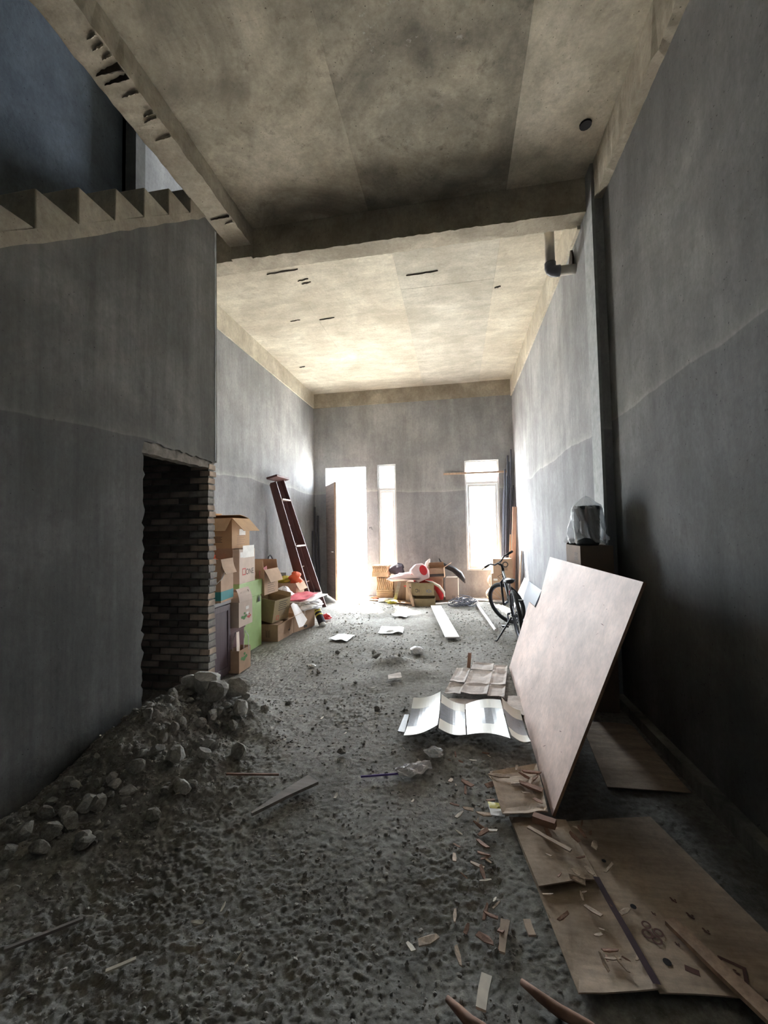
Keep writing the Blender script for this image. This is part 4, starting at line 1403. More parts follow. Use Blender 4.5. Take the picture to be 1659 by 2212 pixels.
# ---------------------------------------------------------------- bicycle
def bicycle():
    root = thing('bicycle', 'black and silver mountain bicycle on its kickstand, front wheel turned left', 'bicycle', (0.785, 5.70, 0))
    u = Vector((-.02, .95, 0)).normalized()
    left = Vector((-u.y, u.x, 0))
    lam = R(7)
    wv = Vector((0, 0, math.cos(lam))) + left * math.sin(lam)
    lv = left * math.cos(lam) - Vector((0, 0, math.sin(lam)))
    base = Vector((0, 0, .012))
    P = lambda s, h, l=0: base + u * s + wv * h + lv * l
    RW = .325
    hd_t, hd_b = (.755, .87), (.80, .74)
    axis = (P(*hd_t) - P(*hd_b)).normalized()
    pivot = P(*hd_b)
    steer = Matrix.Translation(pivot) @ Matrix.Rotation(R(43), 4, axis) @ Matrix.Translation(-pivot)
    S = lambda s, h, l=0: steer @ P(s, h, l)

    def wheel(name, cf, ax):
        # cf(s, h, l) in wheel coordinates around the hub
        e = bpy.data.objects.new(name, None)
        COL.objects.link(e)
        e.parent = root
        n = 40
        MB().tube([cf(RW * .965 * math.cos(2 * math.pi * i / n), RW * .965 * math.sin(2 * math.pi * i / n), 0) for i in range(n)], .026, 10, True).build('tyre', M['rubber'], e, True)
        MB().tube([cf(RW * .86 * math.cos(2 * math.pi * i / n), RW * .86 * math.sin(2 * math.pi * i / n), 0) for i in range(n)], .011, 6, True).build('rim', M['dark_steel'], e, True)
        b = MB()
        for i in range(20):
            a = 2 * math.pi * i / 20
            l_ = .025 if i % 2 else -.025
            b.tube([cf(.018 * math.cos(a + .5), .018 * math.sin(a + .5), l_), cf(RW * .86 * math.cos(a), RW * .86 * math.sin(a), 0)], .0018, 4)
        b.build('spokes', M['steel'], e)['kind'] = 'stuff'
        MB().tube([cf(0, 0, -.05), cf(0, 0, .05)], .02, 10).build('hub', M['dark_steel'], e)
        return e

    wheel('rear_wheel', lambda a, b_, l: P(a, RW + b_, l), lv)
    wheel('front_wheel', lambda a, b_, l: S(.955 + a, RW + b_, l), lv)
    bb, st, ht, hb = (.40, .28), (.255, .66), hd_t, hd_b
    fr = MB()
    fr.tube([P(*bb), P(*st)], .015, 10).tube([P(.27, .62), P(.70, .80), P(.765, .845)], .015, 10)
    MB().tube([P(*bb), P(.795, .755)], .020, 10).tube([P(.79, .73), P(.75, .89)], .022, 10).build('down_tube', M['black'], root, True)
    fr.build('frame', M['silver'], root, True)
    sy = MB()
    for l in (-.055, .055):
        sy.tube([P(.36, .28, l * .6), P(0, RW, l)], .010, 8).tube([P(.27, .61, l * .3), P(.1, .45, l), P(0, RW, l)], .009, 8)
    sy.build('stays', M['black'], root, True)
    fk = MB()
    for l in (-.06, .06):
        fk.tube([S(.955, RW, l), S(.83, .68, l)], .017, 8)
    fk.tube([S(.83, .68, -.07), S(.815, .705, 0), S(.83, .68, .07)], .02, 8).tube([S(.815, .70), S(.80, .74)], .02, 8)
    fk.build('fork', M['black'], root, True)
    hbz = MB()
    hbz.tube([S(.752, .88), S(.745, .93), S(.80, .965)], .018, 8)
    pts = [S(.75, 1.03, -.31), S(.79, 1.02, -.17), S(.805, .97, -.07), S(.805, .968, .07), S(.79, 1.02, .17), S(.75, 1.03, .31)]
    hbz.tube(pts, .012, 8)
    hb_o = hbz.build('handlebar', M['black'], root, True)
    for s_ in (-1, 1):
        MB().tube([S(.763, 1.027, s_ * .22), S(.748, 1.03, s_ * .325)], .018, 8).build('grip', M['rubber'], hb_o, True)
        MB().tube([S(.79, 1.015, s_ * .16), S(.86, 1.0, s_ * .20), S(.84, .995, s_ * .31)], .007, 6).build('brake_lever', M['steel'], hb_o, True)
    sp = MB().tube([P(.262, .64), P(.235, .735)], .014, 8).build('seat_post', M['steel'], root, True)
    sd = MB()
    vs_, fs_ = [], []
    sec = [(.09, .035, .03), (.16, .07, .04), (.22, .085, .045), (.29, .05, .04), (.37, .025, .03), (.41, .018, .02)]
    n = 12
    for s_, w_, h_ in sec:
        for k in range(n):
            a = 2 * math.pi * k / n
            vs_.append(P(s_, .765 + h_ * .6 * math.sin(a) - (0 if math.sin(a) > 0 else .01), w_ * math.cos(a)))
    for i in range(len(sec) - 1):
        for k in range(n):
            fs_.append((i * n + k, i * n + (k + 1) % n, (i + 1) * n + (k + 1) % n, (i + 1) * n + k))
    fs_ += [tuple(range(n)), tuple((len(sec) - 1) * n + k for k in range(n))]
    sd.add(vs_, fs_)
    sd.build('saddle', M['black'], root, True)
    ck = MB()
    ck.tube([P(*bb, -.07), P(*bb, .07)], .016, 8).tube([P(*bb, .07), P(.33, .13, .085)], .010, 6).tube([P(*bb, -.07), P(.47, .43, -.085)], .010, 6)
    cko = ck.build('crank', M['dark_steel'], root)
    MB().box((-.045, -.035, -.012), (.045, .035, .012), Matrix.Translation(P(.33, .13, .135))).build('pedal', M['black'], cko, bevel=.004)
    MB().box((-.045, -.035, -.012), (.045, .035, .012), Matrix.Translation(P(.47, .43, -.135))).build('pedal', M['black'], cko, bevel=.004)
    cr_ = MB()
    n = 24
    cr_.tube([P(.40 + .085 * math.cos(2 * math.pi * i / n), .28 + .085 * math.sin(2 * math.pi * i / n), -.055) for i in range(n)], .007, 6, True)
    cr_.tube([P(.40, .365, -.055), P(0, RW + .05, -.055), P(-.05, RW, -.055), P(0, RW - .05, -.055), P(.40, .195, -.055)], .006, 6)
    cr_.build('chain', M['dark_steel'], root)
    ft = Vector((.481 - .785, 5.68 - 5.70, .008))
    MB().tube([P(.10, .29, .06), ft * .6 + P(.10, .29, .06) * .4, ft], [.014, .012, .009], 8).tube([ft, ft + Vector((-.03, 0, -.002))], .014, 8).build('kickstand', M['black'], root)
    MB().tube([P(.79, .80, .0), S(.86, .78, .05), P(.70, .70, .03)], .004, 5).build('cable', M['black'], root)
    MB().tube([P(.10, RW - .07, -.06), P(.02, RW - .13, -.07), P(-.02, RW - .19, -.065)], .015, 6).build('derailleur', M['dark_steel'], root)
    MB().box((-.03, -.012, -.03), (.03, .012, .03), Matrix.Translation(P(.19, .60, 0))).build('reflector', M['red'], root, bevel=.005)


bicycle()

# ---------------------------------------------------------------- plywood, carton and wrapped bucket
pl_pts = [(.443, 2.293, .02), (.507, 4.592, .02), (.769, 4.832, .67), (.762, 4.408, .683), (.795, 4.379, .772), (.958, 4.609, 1.18), (.906, 2.259, 1.216)]
nrm = (Vector(pl_pts[1]) - Vector(pl_pts[0])).cross(Vector(pl_pts[6]) - Vector(pl_pts[0])).normalized()
if nrm.x < 0:
    nrm = -nrm
b = MB()
n = len(pl_pts)
fr_ = [Vector(p) for p in pl_pts]
bk = [p + nrm * .014 for p in fr_]
b.add(fr_ + bk, [tuple(range(n)), tuple(range(2 * n - 1, n - 1, -1))])
ply = b.build('plywood_board', M['ply'])
tag(ply, 'large pinkish plywood board with a broken notch leaning towards the right wall', 'board')
b = MB()
b.add(fr_ + bk, [(i, (i + 1) % n, n + (i + 1) % n, n + i) for i in range(n)])
b.build('edge', M['ply_edge'], ply)
b = MB()
P0, ex, ey = Vector(pl_pts[0]), (Vector(pl_pts[1]) - Vector(pl_pts[0])).normalized(), (Vector(pl_pts[6]) - Vector(pl_pts[0])).normalized()
rs = random.Random(77)
for k in range(26):
    s_, h_ = rs.uniform(.15, 2.1), rs.uniform(.1, 1.15)
    ln, an = rs.uniform(.015, .07), rs.uniform(-.9, .3)
    d_ = ex * math.cos(an) + ey * math.sin(an)
    q_ = ey * math.cos(an) - ex * math.sin(an)
    c_ = P0 + ex * s_ + ey * h_ - nrm * .0012
    wd = rs.uniform(.0015, .003)
    b.add([c_ - d_ * ln / 2, c_ + q_ * wd, c_ + d_ * ln / 2, c_ - q_ * wd], [(0, 1, 2, 3)])
b.build('scratches', M['print_brown'], ply)['kind'] = 'stuff'

carton('carton', 'tall open dark carton behind the plywood board carrying the wrapped bucket', (1.112, 3.83, 0.0), (.25, .44, 1.335), (0, 0, 0), 'card_dark', {'B': (30, .1)}, prints=[('L', '#lines', 0.1, 1.27, .1, 'print_dark')])
bk_ = thing('wrapped_bucket', 'dark bucket under clear crumpled plastic film on the tall dark carton', 'bucket', (1.10, 3.80, 1.335))
MB().lathe([(.085, 0.0), (.095, .02), (.105, .30), (.112, .305), (.112, .33), (.095, .335)], (0, 0, 0), 24).build('body', plain('dark_grey_bucket', (.07, .085, .095), .4), bk_, True)
b = MB()
nu, nv = 44, 22
vs_, fs_ = [], []
rs = random.Random(5)
prof = [(0.0, .42), (.03, .405), (.07, .37), (.105, .34), (.118, .31), (.122, .26), (.12, .21), (.135, .15), (.14, .10), (.15, .05), (.16, .02)]
for j, (r_, z_) in enumerate(prof):
    for i in range(nu):
        a = 2 * math.pi * i / nu
        k = 1 + (.05 + .014 * j) * math.sin(5 * a + j * .7) * .6 + (.03 + .008 * j) * math.sin(11 * a - j) + rs.uniform(-.02, .02)
        lift = (.05 * max(0, math.sin(3 * a + 1)) if j > 7 else 0)
        vs_.append((r_ * k * math.cos(a), r_ * k * math.sin(a), z_ + lift + rs.uniform(-.004, .004)))
for j in range(len(prof) - 1):
    for i in range(nu):
        fs_.append((j * nu + i, j * nu + (i + 1) % nu, (j + 1) * nu + (i + 1) % nu, (j + 1) * nu + i))
b.add(vs_, fs_)
b.build('plastic_film', M['film'], bk_)

# ---------------------------------------------------------------- sheets on the floor
def gl(x, y, dz=.018):
    return (x, y, gz(x, y) + dz)


def floor_sheet(name, label, cat, cs, mat, nu=14, nv=14, amp=.012, seed=0, t=.005, dz=.018, curl=0.0, parent=None):
    c00, c10, c11, c01 = [gl(*c, dz) for c in cs]
    def wave(u, v):
        w = amp * (float(vnoise(np.array([u * 3.1 + seed * 7.3]), np.array([v * 3.1 + seed]), 3)[0]) - .3)
        e = min(u, v, 1 - u, 1 - v)
        return max(w, 0) + curl * max(0, .18 - e) ** 2 * 30 * .05
    o = quad_sheet(c00, c10, c11, c01, nu, nv, wave, t).build(name, mat, parent)
    return tag(o, label, cat) if label else o


big = thing('flattened_carton', 'big flattened brown carton in the dark right corner beside the plywood', 'cardboard', (0, 0, 0))
A0, A1, A2, A3 = (.226, 2.258), (.342, 1.456), (.60, 1.512), (.50, 2.26)
B2, B3 = (1.12, 1.56), (.925, 2.35)
floor_sheet('panel', None, None, [A1, A2, A3, A0], M['card_floor'], 12, 18, .006, 3, parent=big, curl=.2)
floor_sheet('panel', None, None, [A2, B2, B3, A3], M['card_floor'], 14, 18, .006, 4, parent=big)


def on_floor(kind, s, mat, x, y, rz, z=.034, parent=None, name=None):
    m_ = Matrix.Translation((x, y, gz(x, y) + z)) @ Matrix.Rotation(R(rz), 4, 'Z')
    return mark(kind, s, mat, parent, m_)


b = MB()
tp = [(.535, 1.912), (.55, 1.80), (.567, 1.70), (.582, 1.60), (.595, 1.515)]
vs_, fs_ = [], []
for i, (x, y) in enumerate(tp):
    for dx in (-.012, .012):
        vs_.append((x + dx, y, gz(x, y) + .040))
for i in range(len(tp) - 1):
    fs_.append((2 * i, 2 * i + 1, 2 * i + 3, 2 * i + 2))
b.add(vs_, fs_).build('tape', M['tape_brown'], big)
for x, y, r_ in ((.638, 1.81, .022), (.667, 1.611, .026), (.60, 2.02, .018)):
    on_floor('#disc', r_, M['black'], x, y, 0, .0245, big)  # black discs paint the darkness inside holes in the cardboard
for x, y, s_ in ((.645, 1.705, .038), (.655, 1.74, .032), (.685, 1.715, .034), (.668, 1.685, .034)):
    on_floor('#ring', s_, M['print_brown'], x, y, 0, .0245, big)
for x, y, s_ in ((.80, 1.86, .045), (.83, 1.80, .05), (.855, 1.745, .045), (.73, 1.68, .03), (.70, 1.79, .03)):
    on_floor('#leafy', s_ * .5, M['print_brown'], x, y, -60, .0245, big)
on_floor('#frame', .075, M['print_brown'], .865, 1.612, -25, .0245, big)
on_floor('#leafy', .028, M['print_brown'], .865, 1.606, -25, .0245, big)
on_floor('#block', .04, M['print_brown'], .735, 1.595, -20, .0245, big)

floor_sheet('cardboard_sheet', 'torn cardboard piece lying on the big flattened carton near the plywood corner', 'cardboard', [(.292, 1.835), (.528, 1.905), (.47, 2.185), (.235, 2.19)], M['card_floor'], 12, 12, .012, 6, dz=.035)
floor_sheet('cardboard_sheet', 'square cardboard piece against the near foot of the plywood', 'cardboard', [(.19, 2.222), (.415, 2.25), (.44, 2.69), (.155, 2.58)], M['card_floor'], 14, 12, .02, 8, dz=.05, curl=.3)
floor_sheet('cardboard_sheet', 'dark cardboard sheet in the shade behind the plywood board', 'cardboard', [(.80, 2.58), (1.235, 2.60), (1.23, 3.36), (.88, 3.40)], M['card_floor'], 12, 12, .02, 9)
floor_sheet('cardboard_sheet', 'narrow pale cardboard strip behind the silver-printed sheet', 'cardboard', [(-.17, 3.52), (.42, 3.46), (.38, 3.70), (-.10, 3.72)], M['card_floor_pale'], 12, 6, .012, 10, dz=.012)
floor_sheet('cardboard_sheet', 'small cardboard scrap by the plywood, right of the silver-printed sheet', 'cardboard', [(.36, 3.52), (.50, 3.40), (.52, 3.75), (.40, 3.78)], M['card_floor_pale'], 8, 8, .015, 12, dz=.03)

un = thing('unfolded_carton', 'unfolded pale carton with crossing creases beyond the silver-printed sheet', 'cardboard')
cols = [(-.15, -.02), (.01, .02), (.23, .27), (.365, .48)]


def lerp2(a, c, t):
    return (a[0] + (c[0] - a[0]) * t, a[1] + (c[1] - a[1]) * t)


NW, NE, SE, SW = (.0, 4.60), (.49, 4.56), (.362, 3.69), (-.15, 3.73)


def up_(u, v):
    a, c = lerp2(SW, SE, u), lerp2(NW, NE, u)
    return lerp2(a, c, v)


us, vs2 = [0, .28, .72, 1], [0, .30, .74, 1]
for i in range(3):
    for j in range(3):
        if (i, j) == (0, 2):
            continue
        g = .004
        q = [up_(us[i] + g, vs2[j] + g), up_(us[i + 1] - g, vs2[j] + g), up_(us[i + 1] - g, vs2[j + 1] - g), up_(us[i] + g, vs2[j + 1] - g)]
        floor_sheet('panel', None, None, q, M['card_floor_pale'], 6, 6, .018, i * 3 + j, parent=un, dz=.035 + .012 * ((i + j) % 2), curl=.25)
st_ = MB().box((-.018, -.006, 0), (.018, .006, .17), Matrix.Translation((.085, 4.60, gz(.085, 4.6) - .01)) @ Matrix.Rotation(R(6), 4, 'Y')).build('wooden_stake', M['orange_wood'])
tag(st_, 'small wooden stake standing upright behind the unfolded pale carton', 'stake')

sv = thing('printed_sheet', 'glossy white and silver-grey printed carton unfolded in four panels on the dirt', 'cardboard')
xsv = [(-.40, 3.52, 2.875), (-.165, 3.55, 2.95), (.03, 3.53, 3.02), (.31, 3.44, 2.83), (.452, 3.40, 2.93)]
lift = [.05, .10, .035, .12, .04, ]
for k in range(4):
    (xa, ya1, ya0), (xb, yb1, yb0) = xsv[k], xsv[k + 1]
    za, zb = lift[k] + gz(xa, 3.2), lift[k + 1] + gz(xb, 3.2)
    g = .004
    def strip(v0, v1, mat, dz, nm):
        L0 = lambda x, y1, y0, v: y0 + (y1 - y0) * v
        c = [(xa + g, L0(xa, ya1, ya0, v0), za + dz), (xb - g, L0(xb, yb1, yb0, v0), zb + dz), (xb - g, L0(xb, yb1, yb0, v1), zb + dz), (xa + g, L0(xa, ya1, ya0, v1), za + dz)]
        s_ = -1 if k in (0, 2) else 1
        def wv_(u, v):
            vv = v0 + (v1 - v0) * v
            return .035 * (vv - .5) ** 2 * 4 * (1 if k in (0, 3) else .4) + (-.02 * math.sin(math.pi * u) if k != 2 else .022 * math.sin(math.pi * u))
        return quad_sheet(*c, 10, 8, wv_, .003).build(nm, M[mat], sv)
    strip(0, .30, 'foil_white', 0, 'white_band')
    strip(.30, .76, 'foil_dark', 0, 'grey_band')
    strip(.76, 1, 'foil_white', 0, 'white_band')
tag(floor_sheet('tab', None, None, [(-.455, 3.0), (-.405, 2.99), (-.405, 3.28), (-.44, 3.27)], M['foil_dark'], 4, 4, .0, 2, parent=sv, dz=.05))

# boards, tubes and papers on the far floor
o = plank_between(Vector((-.42, 7.87, .05)), Vector((-.105, 5.68, .035)), (-1, -.1, 0), .10, (0, 0, 1), .016)
o2 = plank_between(Vector((-.40, 7.87, .05)), Vector((-.09, 5.68, .035)), (1, .1, 0), .09, (0, 0, 1), .016)
o = plank_between(Vector((-.52, 7.87, .052)), Vector((-.19, 5.66, .04)), (1, .15, 0), .19, (0, 0, 1), .016).build('white_board', M['white_board'])
tag(o, 'long white board lying on the dirt floor in the middle of the room', 'board')
o = MB().tube([(.29, 8.66, .06), (.505, 6.08, .05)], .022, 10).build('white_tube', M['white_board'])
tag(o, 'long white tube lying on the floor left of the bicycle', 'tube')
floor_sheet('paper_sheet', 'torn white sheet on the bright floor left of the white board', 'paper', [(-1.15, 5.85), (-.80, 5.95), (-.82, 6.25), (-1.16, 6.22)], M['white'], 10, 8, .05, 15, .004, .02)
floor_sheet('paper_sheet', 'small white sheet on the floor in front of the left pile', 'paper', [(-1.75, 5.45), (-1.48, 5.40), (-1.45, 5.72), (-1.70, 5.75)], M['white'], 8, 6, .03, 16, .004, .02)
floor_sheet('paper_sheet', 'white sheet farther in, between the doorway and the white board', 'paper', [(-1.15, 7.1), (-.88, 7.0), (-.85, 7.25), (-1.1, 7.3)], M['white'], 8, 6, .05, 17, .004, .02)
floor_sheet('card_piece', 'small pale card beside the low dirt mound', 'card', [(-.70, 4.06), (-.57, 4.11), (-.60, 4.22), (-.72, 4.17)], M['card_floor_pale'], 4, 4, .01, 18, .004, .03)
tag(crumple('plastic_cup', (-.516, 5.06, gz(-.516, 5.06) + .035), (.08, .06, .05), M['white_plastic'], 31, .3, None, 18, 10), 'crushed white plastic cup on the floor beyond the dirt mound', 'cup')
tag(crumple('paper_scrap', (-1.62, 4.44, gz(-1.62, 4.44) + .015), (.04, .03, .02), M['white'], 33, .3, None, 14, 8), 'small white scrap on the floor right of the brown paper bag', 'scrap')

# tangled wire
b = MB()
rs = random.Random(9)
for k in range(34):
    cx, cy_ = .06 + rs.uniform(-.16, .2), 8.08 + rs.uniform(-.12, .14)
    rad = rs.uniform(.06, .17)
    ph, ti, tz = rs.uniform(0, 6), rs.uniform(-.8, .8), rs.uniform(.03, .10)
    pts = [(cx + rad * math.cos(ph + a), cy_ + rad * .8 * math.sin(ph + a), gz(cx, cy_) + tz + rad * .3 * math.sin(ph + a * 1.3 + ti)) for a in [i * .5 for i in range(11)]]
    b.tube(pts, .005, 4)
o = b.build('tangled_wire', M['dark_steel'])
tag(o, 'tangled heap of dark wire on the floor before the long pale board', 'wire', None, 'stuff')

# wrapper with purple stick, glass-like tube, yellow packet
pk = thing('wrapped_stick', 'purple stick with its end in a crumpled white wrapper on the dirt', 'stick')
MB().tube([(-.60, 2.458, gz(-.6, 2.458) + .025), (-.375, 2.53, gz(-.375, 2.53) + .03)], .006, 8).build('stick', M['purple'], pk)
vs_ = []
def wr(u, v):
    p = lerp2((-.395, 2.525), (-.205, 2.655), u)
    wdt = .032 + .03 * math.sin(math.pi * min(1, u * 1.1)) * (1 - .3 * u)
    n_ = Vector((-.13, .19, 0)).normalized()
    z_ = gz(p[0], p[1]) + .03 + .022 * math.sin(math.pi * v) + .007 * math.sin(17 * u + 9 * v) + .006 * math.sin(31 * v)
    return (p[0] + n_.x * (v - .5) * 2 * wdt, p[1] + n_.y * (v - .5) * 2 * wdt, z_)
MB().sheet(wr, 18, 14, .003).build('wrapper', M['white_plastic'], pk)
tag(crumple('clear_wrapper', (-.185, 2.80, gz(-.185, 2.8) + .03), (.06, .04, .03), M['film'], 37, .4, None, 18, 10), 'small clear plastic wrapper beyond the wrapped purple stick', 'wrapper')
yl = floor_sheet('yellow_packet', 'small yellow and white packet on the dirt beside the square cardboard', 'packet', [(.135, 2.25), (.205, 2.245), (.20, 2.345), (.125, 2.35)], M['white'], 6, 6, .01, 19, .004, .035)
q_ = floor_sheet('yellow_print', None, None, [(.1335, 2.30), (.203, 2.297), (.2, 2.345), (.125, 2.35)], M['yellow'], 6, 4, .01, 19, .003, .0375, parent=yl)

# timber pieces --------------------------------------------------------
def lath(name, label, a, c, w, th, mat, z=.02, taper=1.0, group=None, cat='wood', zb=None):
    A_, B_ = Vector((*a, gz(*a) + z)), Vector((*c, gz(*c) + (z if zb is None else zb)))
    d_ = (B_ - A_).normalized()
    s_ = d_.cross(Vector((0, 0, 1))).normalized()
    n_ = s_.cross(d_)
    b = MB()
    vs_ = []
    for p, ww in ((A_, w), (A_.lerp(B_, .5) + s_ * w * .06, w * (1 + taper) / 2), (B_, w * taper)):
        for x_, y_ in ((-1, -1), (1, -1), (1, 1), (-1, 1)):
            vs_.append(p + s_ * ww / 2 * x_ + n_ * th / 2 * y_)
    fs_ = [(3, 2, 1, 0), (8, 9, 10, 11)]
    for i in (0, 4):
        for k in range(4):
            fs_.append((i + k, i + (k + 1) % 4, i + 4 + (k + 1) % 4, i + 4 + k))
    b.add(vs_, fs_)
    return tag(b.build(name, M[mat]), label, cat, group)


lath('wooden_wedge', 'long grey tapering wooden wedge on the dirt in the middle foreground', (-.865, 2.37), (-1.08, 2.04), .10, .016, 'timber_grey', .032, .12)
lath('twig', 'thin brown twig on the rubble slope left of the grey wedge', (-1.36, 2.27), (-1.08, 2.375), .010, .010, 'chip_red', .03)
lath('wooden_strip', 'short pale wooden strip lying in the near left foreground', (-1.21, 1.275), (-1.14, 1.33), .012, .006, 'chip_pale', .02)
lath('wooden_stick', 'long brown stick at the left picture edge on the near dirt', (-1.62, 1.27), (-1.45, 1.42), .012, .010, 'timber_grey', .02)
lath('timber_strip', 'long yellow-brown timber strip lying over the corner of the big flattened carton', (.735, 1.74), (.90, 1.42), .045, .015, 'timber', .05, 1.25)
lath('timber_block', 'dark squared timber block on the carton below the plywood corner', (.335, 2.195), (.43, 2.15), .038, .03, 'chip_red', .075)
lath('bark_strip', 'curled white and brown strip of peeled wood in the near foreground', (.06, 1.475), (.035, 1.365), .035, .008, 'chip_pale', .035, .9)
lath('wooden_splinter', 'large pale splintered piece of wood left of the big flattened carton', (.143, 1.68), (.118, 1.56), .034, .008, 'chip', .03, .6)
lath('wooden_offcut', 'rectangular wood offcut right beside the edge of the big flattened carton', (.222, 1.69), (.232, 1.63), .027, .008, 'chip', .03)
for pts_, lb in ((((.17, 1.47), (.22, 1.43), (.27, 1.41), (.34, 1.365), (.42, 1.34)), 'reddish brown branch at the bottom edge below the big flattened carton'),
                 (((-.07, 1.40), (-.03, 1.37), (.0, 1.335), (.04, 1.31), (.09, 1.29)), 'reddish brown branch at the bottom edge left of the curled peeled wood')):
    tag(MB().tube([(x, y, gz(x, y) + .025 + .008 * math.sin(40 * x)) for x, y in pts_], [.009, .014, .017, .016, .013], 8).build('branch', M['chip_red'], None, True), lb, 'branch')
lath('wooden_lath', 'thin dark lath on the big flattened carton running from the timber block', (.30, 2.13), (.46, 2.0), .02, .006, 'chip', .07)

# ---------------------------------------------------------------- rubble
lumps = [lump(k, 2) for k in range(10)]
for me in lumps:
    me.materials.append(M['stone'])
pale = []
for k in range(4):
    me = lumps[k].copy()
    me.materials.clear()
    me.materials.append(M['stone_pale'])
    pale.append(me)


def rock(x, y, s, label, group, mesh, dz=.25, rz=None, tilt=.4, name='rubble_lump', cat='rubble'):
    o = bpy.data.objects.new(name, mesh)
    COL.objects.link(o)
    o.location = (x, y, gz(x, y) + s * dz)
    o.scale = (s, s, s)
    o.rotation_euler = (rng.uniform(-tilt, tilt), rng.uniform(-tilt, tilt), rng.uniform(0, 6.28) if rz is None else rz)
    return tag(o, label, cat, group)


rock(-1.96, 3.02, .30, 'largest pale mortar block crowning the heap in front of the doorway', None, pale[0], .35)
rock(-1.74, 3.10, .24, 'rounded grey mortar block right of the largest one on the heap', None, lumps[1], .35)
rock(-2.13, 3.06, .2, 'flat white-grey mortar block left of the largest one, before the doorway', None, pale[2], .3)
rock(-1.62, 2.90, .2, 'big cracked mortar block at the right end of the heap', None, lumps[3], .3)
rock(-1.80, 2.86, .2, 'shaded hollow mortar block in front of the largest pale one', None, lumps[4], .3)
rock(-1.66, 2.24, .14, 'lone upright grey block on the lower slope of the heap', None, lumps[5], .35)
rock(-1.40, 2.48, .13, 'broad flat block at the right foot of the heap', None, lumps[6], .3)
rock(-.795, 2.71, .075, 'single dark clod in the open middle of the floor', None, lumps[7], .3)
rock(-.95, 4.75, .12, 'small grey stone beside the low dirt mound', None, lumps[8], .3)
rock(-1.02, 4.95, .09, 'pointed dark stone behind the low dirt mound', None, lumps[2], .4)
for k in range(190):
    t = rng.random()
    if t < .45:
        x, y = rng.gauss(-1.95, .22), rng.gauss(2.85, .3)
    elif t < .8:
        x, y = rng.gauss(-1.75, .25), rng.gauss(2.25, .3)
    else:
        x, y = rng.gauss(-1.95, .16), rng.gauss(1.65, .25)
    x = max(x, -2.24)
    if y > 3.45 or x > -1.1:
        continue
    s = .035 + .085 * rng.random() ** 2.2
    pl_ = rng.random() > .8
    where = 'on the heap before the doorway' if y > 2.55 else ('on the middle slope of the heap by the left wall' if y > 1.95 else 'at the near end of the heap by the left wall')
    rock(x, y, s, ('loose whitish' if pl_ else 'loose grey') + ' mortar lump ' + where, 'mortar lumps of the heap', pale[rng.randrange(4)] if pl_ else lumps[rng.randrange(10)], .22)
for k in range(70):
    x, y = rng.uniform(-2.2, .4), rng.uniform(1.5, 8.3)
    if x < -2.0 and 3.6 < y < 7:
        continue
    if x > -.5 and y < 4.8 and x > -.45:
        continue
    s = .025 + .05 * rng.random() ** 2
    rock(x, y, s, 'small clod lying loose on the dirt floor ' + ('near the purple stick and the wooden wedge' if y < 3.4 else ('around the low dirt mound' if y < 5.5 else 'between the white board and the left pile')), 'clods on the open floor', lumps[rng.randrange(10)], .2, name='dirt_clod', cat='clod')


# wood chips beside and on the cardboard
chip_meshes = []
for k in range(8):
    b = MB()
    r_ = random.Random(k)
    L_, W_ = 1.0, r_.uniform(.16, .42)
    pts = [(-L_ / 2, -W_ / 2 * r_.uniform(.3, 1)), (0, -W_ / 2), (L_ / 2, -W_ / 2 * r_.uniform(.1, .9)), (L_ / 2 * r_.uniform(.8, 1), W_ / 2 * r_.uniform(.2, 1)), (.1, W_ / 2), (-L_ / 2 * r_.uniform(.8, 1), W_ / 2 * r_.uniform(.3, 1))]
    b.prism(pts, -.03, .03, lambda u, v, t: (u, v, t + .12 * u * u))
    chip_meshes.append([b.mesh('wood_chip', M[m_]) for m_ in ('chip', 'chip_red', 'chip_pale')])


def chip(x, y, s, label, group, m_=0, z=.02):
    o = bpy.data.objects.new('wood_chip', chip_meshes[rng.randrange(8)][m_])
    COL.objects.link(o)
    o.location = (x, y, gz(x, y) + z)
    o.scale = (s,) * 3
    o.rotation_euler = (rng.uniform(-.25, .25), rng.uniform(-.25, .25), rng.uniform(0, 6.28))
    return tag(o, label, 'wood chip', group)


for k in range(46):
    x, y = rng.gauss(.08, .10), rng.uniform(1.5, 2.85)
    if x > .2 and y < 2.26:
        x = .18 - rng.random() * .1
    chip(x, y, rng.uniform(.025, .085), *(lambda q: (('tan wood chip', 'reddish brown wood chip', 'whitish wood chip')[q] + ' on the dirt beside the flattened cardboard', 'wood chips along the cardboard edge', q))(rng.choice((0, 1, 1, 2))), .022)
for k in range(34):
    x, y = rng.uniform(.30, .60), rng.uniform(1.55, 2.2)
    chip(x, y, rng.uniform(.02, .07), 'wood chip lying on top of the flattened cardboard', 'wood chips on the cardboard', rng.choice((0, 0, 1)), .058 if y > 1.86 else .036)
for k in range(10):
    chip(rng.uniform(.2, .42), rng.uniform(2.3, 2.62), rng.uniform(.04, .13), 'wood chip on the square cardboard piece at the plywood foot', 'wood chips on the square cardboard', rng.choice((0, 1)), .072)
for k in range(26):
    chip(rng.uniform(-1.9, -.2), rng.uniform(1.3, 3.9), rng.uniform(.02, .06), 'tiny pale splinter scattered on the open dirt floor', 'splinters on the open floor', rng.choice((0, 2, 2)), .022)


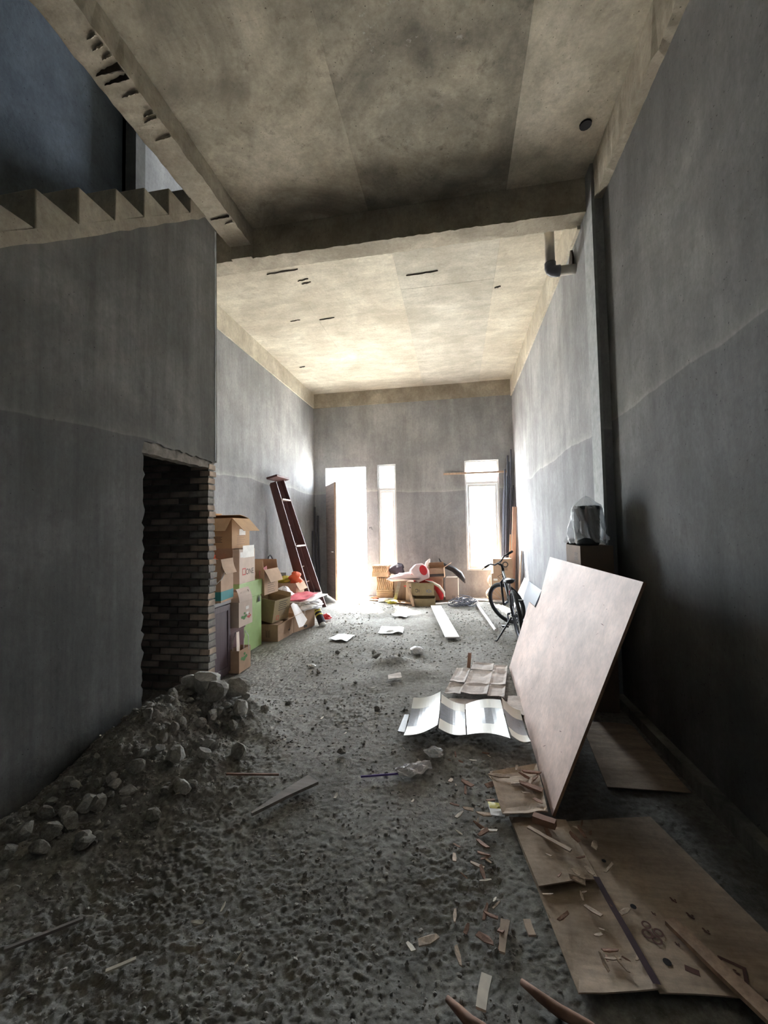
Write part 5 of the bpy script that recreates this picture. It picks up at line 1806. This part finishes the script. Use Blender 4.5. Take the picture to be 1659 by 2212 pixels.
# --- gravel and crumbs nobody could count
def gravel():
    r = np.random.default_rng(4)
    N = 24000
    g_ = (1 + 5 ** .5) / 2
    ico = np.array([(-1, g_, 0), (1, g_, 0), (-1, -g_, 0), (1, -g_, 0), (0, -1, g_), (0, 1, g_), (0, -1, -g_), (0, 1, -g_), (g_, 0, -1), (g_, 0, 1), (-g_, 0, -1), (-g_, 0, 1)]) / 3.8
    fc_ = np.array([(0, 11, 5), (0, 5, 1), (0, 1, 7), (0, 7, 10), (0, 10, 11), (1, 5, 9), (5, 11, 4), (11, 10, 2), (10, 7, 6), (7, 1, 8), (3, 9, 4), (3, 4, 2), (3, 2, 6), (3, 6, 8), (3, 8, 9), (4, 9, 5), (2, 4, 11), (6, 2, 10), (8, 6, 7), (9, 8, 1)])
    y = 1.0 + 7.6 * r.random(N) ** 2.0
    x = r.uniform(-2.28, 1.25, N)
    heap = r.random(N) < .28
    x[heap] = np.clip(r.normal(-1.85, .32, heap.sum()), -2.28, 0)
    y[heap] = np.clip(r.normal(2.4, .55, heap.sum()), .8, 3.5)
    dens = vnoise(x * 1.7, y * 1.7, 12)
    keep = (dens > .36) | heap
    keep &= ~((x > .18) & (y < 3.4) & (r.random(N) > .12))
    keep &= ~((x < -2.05) & (y > 3.7) & (y < 7.6))
    x, y = x[keep], y[keep]
    N = len(x)
    s = (.0045 + .020 * r.random(N) ** 4) * np.clip(.7 + y * .10, .8, 1.5)
    z = ground_z(x, y) + s * .04
    a = r.uniform(0, 6.28, N)
    b_ = np.repeat(ico[None], N, 0) * r.uniform(.65, 1.25, (N, 1, 3))
    jit = 1 + .55 * (r.random(b_.shape[:2] + (1,)) - .5)
    b_ = b_ * jit
    ca, sa = np.cos(a)[:, None], np.sin(a)[:, None]
    px = (b_[..., 0] * ca - b_[..., 1] * sa) * s[:, None] + x[:, None]
    py = (b_[..., 0] * sa + b_[..., 1] * ca) * s[:, None] + y[:, None]
    pz = b_[..., 2] * (s * r.uniform(.45, .85, N))[:, None] + z[:, None]
    co = np.stack([px, py, pz], -1).reshape(-1, 3).astype(np.float32)
    idx = (fc_[None] + (np.arange(N) * 12)[:, None, None]).reshape(-1, 3)
    me = bpy.data.meshes.new('gravel')
    me.vertices.add(len(co))
    me.vertices.foreach_set('co', co.ravel())
    me.loops.add(idx.size)
    me.loops.foreach_set('vertex_index', idx.ravel().astype(np.int32))
    me.polygons.add(len(idx))
    me.polygons.foreach_set('loop_start', np.arange(0, idx.size, 3, dtype=np.int32))
    me.polygons.foreach_set('use_smooth', np.zeros(len(idx), dtype=bool))
    me.update(calc_edges=True)
    me.materials.append(M['stone'])
    o = bpy.data.objects.new('gravel', me)
    COL.objects.link(o)
    o.parent = bpy.data.objects['floor']
    o['kind'] = 'stuff'


gravel()
